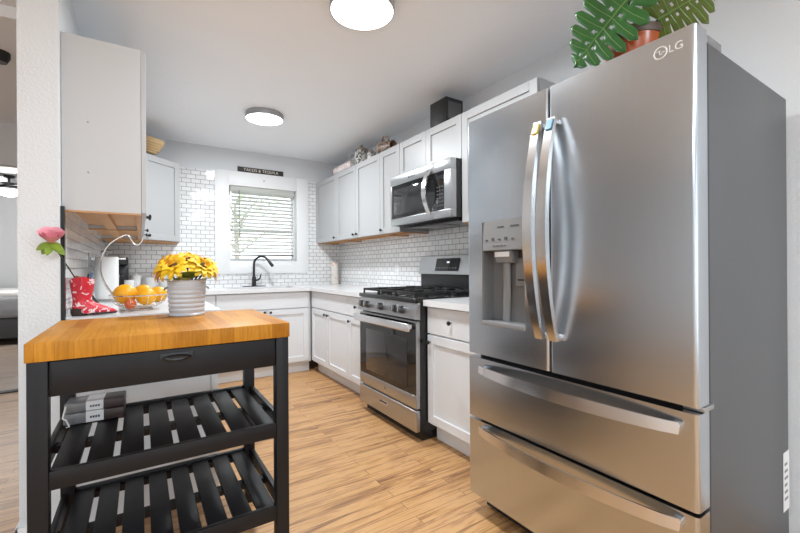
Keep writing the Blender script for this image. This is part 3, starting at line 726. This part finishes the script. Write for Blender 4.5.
# ------------------------------------------------------------ ceiling lights
def ceiling_light(x, y, r, label, power):
    t = thing('ceiling_light', label, 'light', (x, y, CE), 0, 'flush ceiling lights')
    MB().lathe([(r*.92, -.001), (r, -.004), (r, -.045), (r*.985, -.05), (r*.96, -.048), (r*.96, -.02)], 48, cap=False).build('ring', 'nickel', t)
    MB().lathe([(0, -.046), (r*.6, -.0465), (r*.93, -.046), (r*.96, -.042), (r*.96, -.02), (0, -.02)], 48).build('diffuser', 'lightwhite', t)
    ld = bpy.data.lights.new('lamp', 'AREA'); ld.shape = 'DISK'; ld.size = r*1.8; ld.energy = power; ld.color = (.90, .96, 1) if power == LAMP_W else (.78, .91, 1)
    lo = bpy.data.objects.new('lamp', ld); COL.objects.link(lo); lo.parent = t; lo.location = (0, 0, -.056)
ceiling_light(-1.255, -1.235, .158, 'round white flush ceiling light with grey rim, the farther one near the window', LAMP_W)
ceiling_light(-1.222, -2.985, .162, 'round white flush ceiling light with grey rim, cut off by the top of the photo', LAMP_W)
ceiling_light(-2.6, -5.9, .17, 'added unseen round fill light straight behind the camera', FILL_W)  # fill lamp added out of view, lifts the ceiling by floor bounce
ceiling_light(-4.6, -5.9, .17, 'added unseen round fill light behind the camera, on its left', FILL_W)  # another unseen lamp added for bounce light
ceiling_light(-4.7, -4.9, .17, 'added unseen round fill light in the room left of the kitchen', 24)  # added fill lamp, kept clear of the fridge front's reflection
ceiling_light(-1.0, -5.9, .17, 'added unseen round fill light behind the camera, on its right', FILL_W)  # unseen lamp added to raise the overall brightness

# ------------------------------------------------------------ cart
ct = thing('kitchen_cart', 'black slatted kitchen cart with a butcher block top', 'cart', (-2.064, -3.006, 0))
hx, hy = .365, .293; ZT = .925; th = .0535; lw = .045; ix, iy = hx-.004, hy-.004
MB().box(-hx, hx, -hy, hy, ZT-th, ZT, .003).build('butcher_block_top', 'butcher', ct)
for sx in (-1, 1):
    for sy in (-1, 1):
        xa, ya = sx*ix, sy*iy
        MB().box(min(xa, xa-sx*lw), max(xa, xa-sx*lw), min(ya, ya-sy*lw), max(ya, ya-sy*lw), 0, ZT-th, .002).build('leg', 'cart', ct)
zA = .767
MB().box(-ix+lw, ix-lw, iy-.024, iy-.006, zA, ZT-th).box(-ix+.006, -ix+.024, -iy+lw, iy-lw, zA, ZT-th).box(ix-.024, ix-.006, -iy+lw, iy-lw, zA, ZT-th).build('apron', 'cart', ct)
df = MB().box(-ix+lw+.002, ix-lw-.002, -iy+.008, -iy+.026, zA+.002, ZT-th-.003, .001).build('drawer', 'cart', ct)
# cup pull
cpz = .842; R = []
cup = MB()
for j in range(7):
    a = PI/2*j/6; ring = []
    for k in range(13):
        p_ = PI*k/12; ring.append((.045*math.cos(p_)*(.55+.45*math.cos(a)) , -iy+.008-.024*math.sin(a)*math.sin(p_)**.6-.001, cpz+.018*math.cos(a)*(.2+.8*math.sin(p_)) -.008))
    R.append(ring)
cup.rings(R, False, False)
cup.box(-.048, .048, -iy+.004, -iy+.008, cpz-.012, cpz+.014, .0015)
o = cup.build('cup_pull', 'knob', df); o.modifiers.new('s', 'SOLIDIFY').thickness = .002
for zr0, zr1 in ((.507, .560), (.205, .258)):
    sh_ = MB().box(-ix+lw, ix-lw, -iy+.004, -iy+.022, zr0, zr1, .0015).box(-ix+lw, ix-lw, iy-.022, iy-.004, zr0, zr1, .0015)
    sh_.box(-ix+.004, -ix+.022, -iy+lw, iy-lw, zr0, zr1, .0015).box(ix-.022, ix-.004, -iy+lw, iy-lw, zr0, zr1, .0015)
    sh_.box(-ix+.022, ix-.022, -.02, .02, zr0+.008, zr1-.022)
    s_ = sh_.build('shelf_frame', 'cart', ct)
    x_ = -ix+.034; nsl = 8; pw = (2*ix-.068)/nsl
    for i in range(nsl):
        MB().box(x_+i*pw+.009, x_+(i+1)*pw-.009, -iy+.022, iy-.022, zr1-.022, zr1-.008, .0015).build('slat', 'cart', s_)
    MB().box(-ix+.022, ix-.022, -iy+.022, -iy+.04, zr0+.008, zr1-.022).build('slat_support', 'cart', s_)
    MB().box(-ix+.022, ix-.022, iy-.04, iy-.022, zr0+.008, zr1-.022).build('slat_support', 'cart', s_)

# packs on the upper shelf
zs = .552
def pack(label, x0, x1, y0, y1, z0, z1, k0, k1, l0, l1):
    t = thing('wrapped_pack', label, 'package', ((x0+x1)/2, (y0+y1)/2, z0), -.04, 'wrapped packs on the cart shelf')
    hx_, hy_, h = (x1-x0)/2, (y1-y0)/2, z1-z0
    MB().box(-hx_, hx_*k0, -hy_, hy_, 0, h, .006).build('grey_end', 'packgrey', t)
    MB().box(hx_*k0, hx_, -hy_, hy_, 0, h, .005).build('brown_end', 'packdark', t)
    lb_ = MB().box(hx_*l0, hx_*l1, -hy_-.001, hy_, .003, h+.001).build('label_band', 'labelW', t)
    b = MB()
    for i in range(4): b.box(hx_*l0+.012+i*.008, hx_*l0+.018+i*.008, -hy_-.0015, -hy_-.0005, h*.4, h*.6)
    b.build('label_print', 'inktext', lb_)
pack('lower grey and brown wrapped pack with a white label on the cart shelf', -2.400, -2.215, -2.875, -2.77, zs+.0005, zs+.042, .25, 1, -.28, .3)
pack('upper grey and brown wrapped pack with a white label, stacked on the lower one', -2.398, -2.215, -2.87, -2.77, zs+.0425, zs+.078, .25, 1, -.3, .28)
tag(MB().tube([(-2.392, -2.885, zs+.075), (-2.397, -2.89, zs+.05), (-2.40, -2.89, zs+.035), (-2.39, -2.895, zs+.03), (-2.38, -2.90, zs+.005), (-2.39, -2.90, zs+.0045)], .003, 8).build('white_cord', 'cord'), 'short looped white cord beside the packs on the cart shelf', 'cord')

# ------------------------------------------------------------ bucket of sunflowers
pk = thing('bucket', 'ribbed whitewashed metal bucket standing on the butcher block', 'bucket', (-1.993, -2.80, ZT))
prof = [(.066, 0), (.0695, .002), (.070, .008), (.067, .012)]
for i in range(5): z = .018+i*.019; prof += [(.0675+i*.0012, z), (.0705+i*.0012, z+.006), (.0705+i*.0012, z+.010), (.0675+i*.0012, z+.016)]
prof += [(.0745, .118), (.0755, .124), (.073, .128), (.075, .147), (.0785, .150), (.0775, .153), (.072, .150), (.066, .02), (0, .018)]
MB().lathe(prof, 40, cap=False).build('body', 'bucket', pk)
for sx in (-1, 1):
    MB().tube([(sx*.073, -.012, .122), (sx*.082, -.012, .118), (sx*.085, 0, .112), (sx*.082, .012, .118), (sx*.073, .012, .122)], .003, 8).build('ear', 'frgrey', pk)
MB().lathe([(0, .11), (.068, .11)], 24, cap=False).build('filler', 'oliveleaf', pk)
def petal(mb, c, R, ang, L, w, tilt, curl, n=5):
    V = []
    for i in range(n+1):
        t = i/n; ww = w*math.sin(PI*min(1, .12+t*.88))**.7*(1 if t < .999 else .05)
        rad = .012 + L*t*math.cos(tilt - curl*t); h = L*t*math.sin(tilt - curl*t)
        row = []
        for s in (-1, 0, 1):
            p = Vector((rad, s*ww, h - (0 if s else -.15*ww)))
            p = Matrix.Rotation(ang, 3, 'Z') @ p
            row.append(mb.bm.verts.new(Vector(c) + R @ p))
        V.append(row)
    for i in range(n):
        for j in range(2): mb.bm.faces.new((V[i][j], V[i+1][j], V[i+1][j+1], V[i][j+1]))
def sunflower(label, c, dirv, size, seed, m='petal'):
    rnd = random.Random(seed); t = thing('sunflower', label, 'flower', (pk.location.x, pk.location.y, pk.location.z+.148), 0, 'sunflowers in the bucket')
    d_ = Vector(dirv).normalized(); R = d_.to_track_quat('Z', 'Y').to_matrix(); c = Vector(c)
    b = MB()
    for layer, (L, tl, cu) in enumerate(((size, .25, .45), (size*.9, .55, .5), (size*.7, .95, .5))):
        n = 13-layer*2
        for k in range(n): petal(b, c, R, 2*PI*(k+layer*.5)/n+rnd.uniform(-.12, .12), L*rnd.uniform(.85, 1.1), size*.235, tl+rnd.uniform(-.12, .12), cu)
    b.build('petals', m, t, ang=80)
    MB().sphere((0, 0, 0), .017, 16, (1, 1, .5)).build('seed_head', 'seedhead', t, c + d_*.006, rot=R.to_euler())
    MB().tube([(c.x*.25, c.y*.25, -.03), (c.x*.7, c.y*.7, c.z*.5), c - d_*.002], .004, 8).build('stem', 'stem', t)
sf = [('sunflower facing the camera at the front left of the bucket', (-.055, -.045, .065), (-.30, -.62, .75), .062, 'petal'),
      ('sunflower facing the camera at the front right of the bucket', (.060, -.045, .062), (.34, -.6, .78), .062, 'petal'),
      ('sunflower drooping over the left rim of the bucket', (-.085, .0, .058), (-.85, -.15, .5), .068, 'petal2'),
      ('sunflower drooping over the right rim of the bucket', (.088, .005, .056), (.85, -.1, .5), .066, 'petal2'),
      ('orange-yellow sunflower at the top left of the bunch', (-.035, .03, .09), (-.3, -.1, .95), .062, 'petal2'),
      ('orange-yellow sunflower at the top right of the bunch', (.045, .03, .09), (.3, -.05, .95), .062, 'petal2'),
      ('yellow sunflower in the middle of the bunch', (.003, -.01, .088), (.02, -.5, .9), .058, 'petal')]
for i, (lab, c, d_, s_, m_) in enumerate(sf): sunflower(lab, c, d_, s_, i, m_)
def leafblade(mb, base, tip, w, nup=(0, 0, 1), n=7, droop=.15):
    base, tip = Vector(base), Vector(tip); a = tip-base; L = a.length; a.normalize(); up = Vector(nup); up = (up-a*up.dot(a)).normalized(); s = a.cross(up); V = []
    for i in range(n+1):
        t = i/n; ww = w*math.sin(PI*min(.985, .04+t*.95))**.75; c = base+a*(L*t)-up*(droop*L*t*t)
        V.append([mb.bm.verts.new(c-s*ww+up*.12*ww), mb.bm.verts.new(c), mb.bm.verts.new(c+s*ww+up*.12*ww)])
    for i in range(n):
        for j in range(2): mb.bm.faces.new((V[i][j], V[i+1][j], V[i+1][j+1], V[i][j+1]))
for bs, tp, w_ in (((-.01, -.05, .158), (-.055, -.10, .178), .026), ((.01, -.055, .158), (.055, -.105, .180), .028), ((-.0, -.05, .16), (.005, -.105, .198), .034), ((.03, -.06, .15), (.085, -.085, .165), .026), ((-.03, -.06, .15), (-.09, -.08, .165), .026), ((-.015, -.065, .145), (-.03, -.10, .17), .03), ((.05, -.02, .155), (.125, -.03, .172), .022), ((-.05, -.02, .155), (-.115, -.03, .165), .022), ((0, .05, .16), (.02, .11, .17), .03)):
    mb = MB(); leafblade(mb, bs, tp, w_); mb.build('leaf', 'oliveleaf', pk, ang=80)

# ------------------------------------------------------------ red boot, rose and pens
bt = thing('boot_ornament', 'small red cowboy boot holder with white scrollwork on the left counter', 'ornament', (-2.385, -2.44, .9155))
def bslice(z, xb, xf, w, pt=1.6, n=28, top=None):
    """plan outline: rounded heel at xb, pointed toe at xf"""
    out = []; xc = xb + w
    for k in range(n):
        a = 2*PI*k/n; cx, sy = math.cos(a), math.sin(a)
        if cx >= 0: x = xc + (xf-xc)*cx; y = w*(abs(sy)**pt if False else abs(sy))*(1 if sy >= 0 else -1)*(1-.25*cx*cx if xf-xc > w*1.3 else 1)
        else: x = xc + w*cx; y = w*sy
        out.append((x, y, z if top is None else z + top*abs(sy)**2*1.0))
    return out
sl_ = [(.010, -.040, .128, .030), (.018, -.041, .126, .033), (.030, -.040, .108, .034), (.044, -.038, .075, .033), (.058, -.036, .046, .031), (.072, -.036, .034, .030), (.095, -.039, .036, .032), (.125, -.043, .041, .036), (.150, -.046, .045, .039)]
R = [bslice(*q) for q in sl_] + [bslice(.163, -.047, .046, .040, top=.012)]
R += [bslice(.163, -.043, .042, .036, top=.012), bslice(.12, -.038, .036, .031), bslice(.08, -.03, .03, .025)]
MB().rings(R).build('boot_upper', 'red', bt, ang=60)
sole = MB().rings([bslice(.003, .02, .126, .030), bslice(.0125, .02, .131, .0335)]).rings([bslice(0, -.038, .018, .027), bslice(.012, -.044, .03, .0335), bslice(.034, -.0445, .022, .0352)])
sole.build('sole', 'sole', bt)
for sy in (-1, 1): MB().tube([(.0, sy*.0385, .115), (.0, sy*.043, .16), (.0, sy*.041, .176), (.0, sy*.036, .172)], .006, 8, flat=(1, .35)).build('pull_strap', 'red', bt)
rs = thing('artificial_rose', 'pink artificial rose leaning out of the red boot over the wall end', 'flower', (-2.385, -2.44, .99))
# stem leans towards the camera and left, head in front of the wall end
hd = Vector((-.075, -.225, .251))
MB().tube([(-.012, -.004, .03), (-.02, -.02, .09), (-.045, -.09, .155), hd*.93, hd], .003, 8).build('stem', 'stem', rs)
MB().tube([(-.009, -.003, .02), (-.0125, -.008, .075), (-.019, -.02, .105)], .007, 10).build('wooden_tube', 'brushwood', rs)
up_ = Vector((.05, -.55, .8)).normalized(); Rr = up_.to_track_quat('Z', 'Y').to_matrix()
b = MB()
def rpetal(mb, c, R, a, r, h, wd, flare, n=6):
    V = []
    for i in range(5):
        t = i/4; row = []
        for j in range(n+1):
            u = (j/n-.5)*2; an = a+u*wd; rr = r*(.35+.65*math.sin(t*PI*.5)) + flare*t*t*(1-.3*u*u)
            z = h*t*(1-.18*u*u) - (flare*.45*t**3)
            row.append(mb.bm.verts.new(Vector(c)+R @ Vector((rr*math.cos(an), rr*math.sin(an), z))))
        V.append(row)
    for i in range(4):
        for j in range(n): mb.bm.faces.new((V[i][j], V[i][j+1], V[i+1][j+1], V[i+1][j]))
for lay, (n, r, h, wd, fl) in enumerate(((3, .011, .048, 1.3, .001), (4, .019, .050, 1.0, .004), (5, .025, .046, .9, .009), (6, .031, .052, .85, .012))):
    for k in range(n): rpetal(b, hd-up_*.004, Rr, 2*PI*k/n+lay*.7, r, h, wd, fl)
b.build('petals', 'rose', rs, ang=80)
for k in range(6):
    a = 2*PI*k/6+.3; mb = MB(); v = Vector((math.cos(a)*.8, -.35+.3*math.sin(a), -.75+.35*(k % 2)))
    leafblade(mb, hd-up_*.010, hd-up_*.012+v*.055, .015, (0, -1, .4), droop=.25); mb.build('leaf', 'roseleaf', rs, ang=80)
for q, (x, y, m_, dz, lab) in enumerate(((.018, .008, 'blkplastic', .20, 'black pen standing in the red boot'), (.030, -.004, 'penB', .205, 'blue pen standing in the red boot'))):
    t = thing('pen', lab, 'pen', (-2.385+x*.3, -2.44+y, .985), 0, 'pens in the boot')
    MB().cyl((0, 0, 0), (x*.9, y*.4, dz-.08), .0042, 10).build('barrel', m_, t)
    MB().cyl((x*.9, y*.4, dz-.08), (x*.92, y*.4, dz-.073), .0036, 10).build('cap_end', 'frlight', t)
tag(MB().box(-.022, .022, -.004, .004, 0, .075, .003, rot=Matrix.Rotation(-.5, 3, 'Y'), piv=(0, 0, 0)).build('phone', 'blkplastic', None, (-2.335, -2.375, .927)), 'black phone leaning beside the toe of the red boot', 'phone')

# ------------------------------------------------------------ fruit basket
fb = thing('fruit_basket', 'open wire fruit basket with a tall banana hook on the left counter', 'basket', (-2.168, -2.30, .9155))
rimr = .128
def circ(r, z, n=36): return [(r*math.cos(2*PI*k/n), r*math.sin(2*PI*k/n), z) for k in range(n)]
MB().tube(circ(rimr, .078), .0028, 8, loop=True).build('rim', 'wire', fb)
MB().tube(circ(.055, .012), .0025, 8, loop=True).tube(circ(.062, .003), .003, 8, loop=True).build('foot_ring', 'wire', fb)
b = MB()
for k in range(10):
    a = 2*PI*k/10; b.tube([(r_*math.cos(a), r_*math.sin(a), z_) for r_, z_ in ((.055, .012), (.085, .02), (.112, .042), (rimr, .078))], .0017, 6)
b.tube(circ(.10, .03), .0016, 6, loop=True); b.build('bowl_wires', 'wire', fb)
hk = [(-2.115, .925), (-2.187, .945), (-2.243, .958), (-2.280, .995), (-2.312, 1.053), (-2.328, 1.118), (-2.32, 1.195), (-2.286, 1.258), (-2.234, 1.296), (-2.213, 1.297), (-2.20, 1.272), (-2.186, 1.252), (-2.168, 1.254), (-2.153, 1.276), (-2.150, 1.297)]
def smooth_poly(P, k=3):
    P = [Vector(p) for p in P]; out = []
    for i in range(len(P)-1):
        p0, p1, p2, p3 = P[max(i-1, 0)], P[i], P[i+1], P[min(i+2, len(P)-1)]
        for j in range(k):
            t = j/k; out.append(.5*((2*p1)+(p2-p0)*t+(2*p0-5*p1+4*p2-p3)*t*t+(3*p1-p0-3*p2+p3)*t**3))
    return out+[P[-1]]
hk3 = smooth_poly([(x+2.168, 0, z-.9155) for x, z in hk])
MB().tube(hk3[3:], .0035, 10).build('banana_hook', 'wire', fb)
MB().tube([(p.x*1.0+.014*(1-i/14), p.y-.02, p.z) for i, p in enumerate(hk3[4:18])], .003, 8).build('hook_brace', 'wire', fb)
def fruit(name, label, cat, c, r, m, grp):
    t = thing(name, label, cat, c, random.random()*6, grp)
    MB().sphere((0, 0, 0), r, 24, (1, 1, .95)).build('peel', m, t)
    MB().lathe([(.0, r*.955), (.004, r*.956), (.003, r*.93)], 8).build('stem_end', 'oliveleaf', t)
fruit('orange', 'large orange at the left of the wire fruit basket', 'fruit', (-2.228, -2.30, .998), .053, 'orange', 'oranges in the wire basket')
fruit('orange', 'orange at the front middle of the wire fruit basket', 'fruit', (-2.138, -2.345, .985), .046, 'orange', 'oranges in the wire basket')
fruit('orange', 'orange at the right of the wire fruit basket', 'fruit', (-2.084, -2.27, .990), .044, 'orange', 'oranges in the wire basket')
fruit('orange', 'orange half hidden behind the front middle one in the basket', 'fruit', (-2.150, -2.205, .998), .046, 'orange', 'oranges in the wire basket')
fruit('apple', 'small red apple low in the wire basket under the left orange', 'fruit', (-2.205, -2.372, .952), .026, 'apple', None)

# ------------------------------------------------------------ things along the left counter
pt_ = thing('paper_towel_holder', 'white paper towel roll on an upright grey holder against the left tiled wall', 'paper towel', (-2.345, -1.55, .9155))
MB().lathe([(.075, 0), (.075, .01), (.07, .014), (0, .014)], 28).build('base', 'nickel', pt_)
MB().lathe([(.02, .016), (.06, .016), (.062, .02), (.062, .285), (.058, .290), (.02, .290)], 32, cap=False).build('paper_roll', 'paper', pt_)
MB().lathe([(.006, .014), (.006, .315), (.03, .318), (.032, .326), (.02, .334), (0, .335)], 20).build('post', 'nickel', pt_)
cm = thing('coffee_maker', 'black coffee maker in the left corner under the corner cabinet', 'coffee maker', (-2.335, -.16, .9155))
MB().box(-.075, .075, -.10, .10, 0, .035, .006).box(-.075, .075, .02, .10, .035, .25, .006).box(-.075, .075, -.10, .10, .25, .32, .008).build('body', 'blkplastic', cm)
MB().lathe([(.03, .036), (.055, .05), (.06, .10), (.05, .15), (.045, .165)], 24, (0, -.04, 0), cap=False).build('carafe', 'glassgry', cm)
MB().box(-.06, .06, -.104, -.1, .295, .315, .001).build('front_strip', 'steelb', cm)
MB().tube([(0, -.09, .15), (0, -.125, .14), (0, -.125, .08), (0, -.1, .07)], .007, 8).build('carafe_handle', 'blkplastic', cm)
def canister(label, x, y, r, h, m, handle):
    t = thing('mug' if handle else 'canister', label, 'mug' if handle else 'canister', (x, y, .9155), 0, 'white crockery in the back left corner')
    MB().lathe([(r*.9, 0), (r, .006), (r, h-.01), (r*.97, h), (r*.9, h-.002), (r*.9, .01), (0, .01)], 28).build('body', m, t)
    if handle:
        MB().tube([(r*.95, 0, h*.8), (r*1.4, 0, h*.8), (r*1.6, 0, h*.5), (r*1.35, 0, h*.2), (r*.95, 0, h*.2)], .007, 8).build('handle', m, t)
    else:
        MB().lathe([(r*.97, h), (r, h+.004), (r*.95, h+.012), (r*.25, h+.016), (.012, h+.03), (0, h+.032)], 28).build('lid', m, t)
canister('tall white mug beside the black coffee maker', -2.25, -.30, .04, .105, 'white', True)
canister('white lidded canister standing behind the oranges', -2.20, -.13, .05, .14, 'white', False)
canister('large grey-white mug behind the right orange', -2.09, -.16, .062, .125, 'grycer', True)
canister('low white lidded canister nearest the sunflower bucket', -1.965, -.15, .05, .075, 'grycer', False)
# floral canister in the right corner
vs = thing('vase', 'tall cream vase with pink flowers in the right corner of the counter', 'vase', (-.115, -.115, .9155))
MB().lathe([(.040, 0), (.046, .006), (.046, .03), (.043, .12), (.045, .20), (.050, .265), (.046, .27), (.041, .2), (.04, .02), (0, .02)], 32).build('body', 'vase', vs)

def outlet(label, loc, rz, plate='white'):
    t = thing('outlet', label, 'outlet', loc, rz, 'wall outlets')
    MB().box(-.036, .036, -.006, 0, -.058, .058, .002).build('cover_plate', plate, t)
    for z in (-.022, .022):
        s_ = MB().box(-.016, .016, -.008, -.004, z-.014, z+.014, .002).build('socket', plate, t)
        MB().box(-.008, -.005, -.0086, -.0078, z-.006, z+.006).box(.005, .008, -.0086, -.0078, z-.006, z+.006).build('slots', 'frgap', s_)
outlet('white wall outlet on the tile left of the range', (-.012, -1.405, 1.10), RR)
outlet('grey wall outlet on the left tile above the boot', (XL+.012, -1.60, 1.17), RL, 'nickel')

# ------------------------------------------------------------ sign, and things on top of the cabinets
sg = thing('wall_sign', 'narrow dark wooden sign standing on top of the window trim', 'sign', (-.985, -.012, 2.2135))
MB().box(-.257, .257, -.009, .009, 0, .058, .001).build('board', 'signwood', sg)
text('lettering', 'TACOS & TEQUILA', .043, 'signtext', sg, (0, -.0095, .029), FRONT, .0006, sx=1.0, spacing=1.08)

bk = thing('woven_basket', 'small woven straw basket tilted on top of the diagonal corner cabinet', 'basket', (-2.10, -.47, LT+.035), 0, None, (math.radians(10), math.radians(12), 0))
pr = [(.05, 0), (.055, .004)] + [(.056+.045*math.sin(t*PI/2), .004+.125*t) for t in [k/8 for k in range(1, 9)]] + [(.103, .135), (.098, .139), (.092, .132), (.05, .012), (0, .01)]
MB().lathe(pr, 32).build('bowl', 'wicker', bk)
for q in range(5): MB().tube(circ(.063+.045*math.sin((.1+q*.17)*PI/2), .004+.125*(.1+q*.17)), .004, 8, loop=True).build('woven_band', 'wicker', bk)
MB().tube(circ(.1, .134), .007, 8, loop=True).build('rim_braid', 'wicker', bk)

tp = thing('teapot', 'speckled grey teapot with lid on top of the range wall cabinets', 'teapot', (-.225, -1.07, UT+.0005))
MB().lathe([(.05, 0), (.066, .01), (.076, .05), (.075, .11), (.068, .15), (.060, .165), (.0, .165)], 32).build('body', 'teapot', tp)
ld_ = MB().lathe([(.066, .165), (.068, .172), (.055, .183), (.02, .192), (.01, .196), (.017, .208), (.012, .22), (0, .222)], 28).build('lid', 'brownjar', tp)
MB().tube([(-.05, .05, .145), (-.085, .085, .15), (-.10, .10, .10), (-.08, .08, .045), (-.05, .055, .035)], .009, 8).build('handle', 'frlight', tp)
MB().tube([(.05, -.05, .06), (.08, -.07, .10), (.10, -.085, .15)], .012, 10, radii=[.018, .013, .009]).build('spout', 'teapot', tp)
sj = thing('sugar_jar', 'small dark speckled lidded jar just right of the teapot', 'jar', (-.235, -1.30, UT+.0005))
MB().lathe([(.03, 0), (.045, .012), (.05, .045), (.042, .08), (.0, .08)], 24).build('body', 'teapot', sj)
MB().lathe([(.044, .08), (.03, .097), (.008, .102), (.011, .114), (0, .12)], 24).build('lid', 'brownjar', sj)
MB().tube([(.03, -.035, .06), (.05, -.06, .055), (.048, -.058, .025), (.03, -.035, .02)], .005, 8).build('handle', 'brownjar', sj)
bj = thing('pitcher', 'brown mottled pitcher lying on its side on the range wall cabinets', 'pitcher', (-.225, -1.57, UT+.067), 0, None, (math.radians(90), 0, math.radians(12)))
MB().lathe([(.045, -.09), (.062, -.08), (.066, -.02), (.06, .04), (.05, .075), (.054, .095), (.047, .095), (.043, .07), (.05, .0), (0, -.02)], 28).build('body', 'brownjar', bj)
MB().tube([(-.03, .045, .06), (-.04, .085, .055), (-.04, .095, .0), (-.02, .06, -.04)], .008, 8).build('handle', 'brownjar', bj)
rl_ = thing('wrapped_roll', 'pale pink wrapped roll lying near the corner on the range wall cabinets', 'roll', (-.255, -.72, UT+.0505), 0, None, (math.radians(90), 0, 0))
MB().lathe([(.0, -.22), (.046, -.22), (.05, -.215), (.05, .215), (.046, .22), (0, .22)], 24).build('wrap', 'pinkroll', rl_)
MB().lathe([(0, .2205), (.04, .2205)], 20, cap=False).build('end_cap', 'white', rl_)

sp = thing('speaker_box', 'black box-shaped speaker on the cabinets above the microwave', 'speaker', (-.187, -2.395, UT+.0005))
MB().box(-.083, .083, -.097, .097, 0, .209, .004).build('cabinet', 'blkplastic', sp)
MB().box(-.062, .062, -.0995, -.096, .05, .18, .002).build('side_panel', 'keyprint', sp)
MB().box(-.0855, -.082, -.08, .08, .012, .197, .001).build('front_grille', 'frgap', sp)

# ------------------------------------------------------------ bedroom beyond
bd = thing('bed', 'bed with white sheet, grey cover and charcoal base in the far bedroom', 'bed', (-4.35, 3.95, 0))
MB().box(-.75, .75, -.60, 1.05, .10, .40, .02, 3).build('base', 'bedframe', bd)
for sx in (-1, 1):
    for y in (-.52, .95): MB().box(sx*.68-.04, sx*.68+.04, y-.04, y+.04, 0, .10).build('leg', 'blkplastic', bd)
MB().box(-.77, .77, -.62, 1.05, .40, .72, .06, 4).build('duvet', 'duvet', bd)
MB().box(-.74, .74, -.58, 1.05, .70, .80, .04, 4).build('sheet', 'sheet', bd)
fn = thing('ceiling_fan', 'black ceiling fan with a white bowl light in the far bedroom', 'fan', (-3.72, 3.0, CE))
MB().lathe([(0, -.0), (.06, 0), (.06, -.03), (.015, -.04), (.015, -.10), (.1, -.11), (.11, -.17), (.09, -.20), (0, -.20)], 28).build('motor', 'blkplastic', fn)
for k in range(5):
    MB().box(.10, .58, -.06, .06, -.155, -.147, .002, 1, rot=Matrix.Rotation(2*PI*k/5+.4, 3, 'Z') @ Matrix.Rotation(.15, 3, 'X'), piv=(0, 0, -.151)).build('blade', 'blkplastic', fn)
MB().lathe([(.12, -.20), (.125, -.225), (.10, -.27), (.05, -.295), (0, -.3)], 28).build('light_bowl', 'lightwhite', fn)
ld = bpy.data.lights.new('fan_lamp', 'POINT'); ld.energy = 45; ld.shadow_soft_size = .12; ld.color = (1, .97, .93)
lo = bpy.data.objects.new('fan_lamp', ld); COL.objects.link(lo); lo.parent = fn; lo.location = (0, 0, -.42)
sd_ = thing('ceiling_spotlight', 'small black ceiling fixture at the left edge of the photo', 'light', (-2.850, -1.535, 2.40), 0)
MB().lathe([(0, 0), (.05, 0), (.05, -.03), (.035, -.06), (0, -.06)], 24).build('housing', 'blkplastic', sd_)
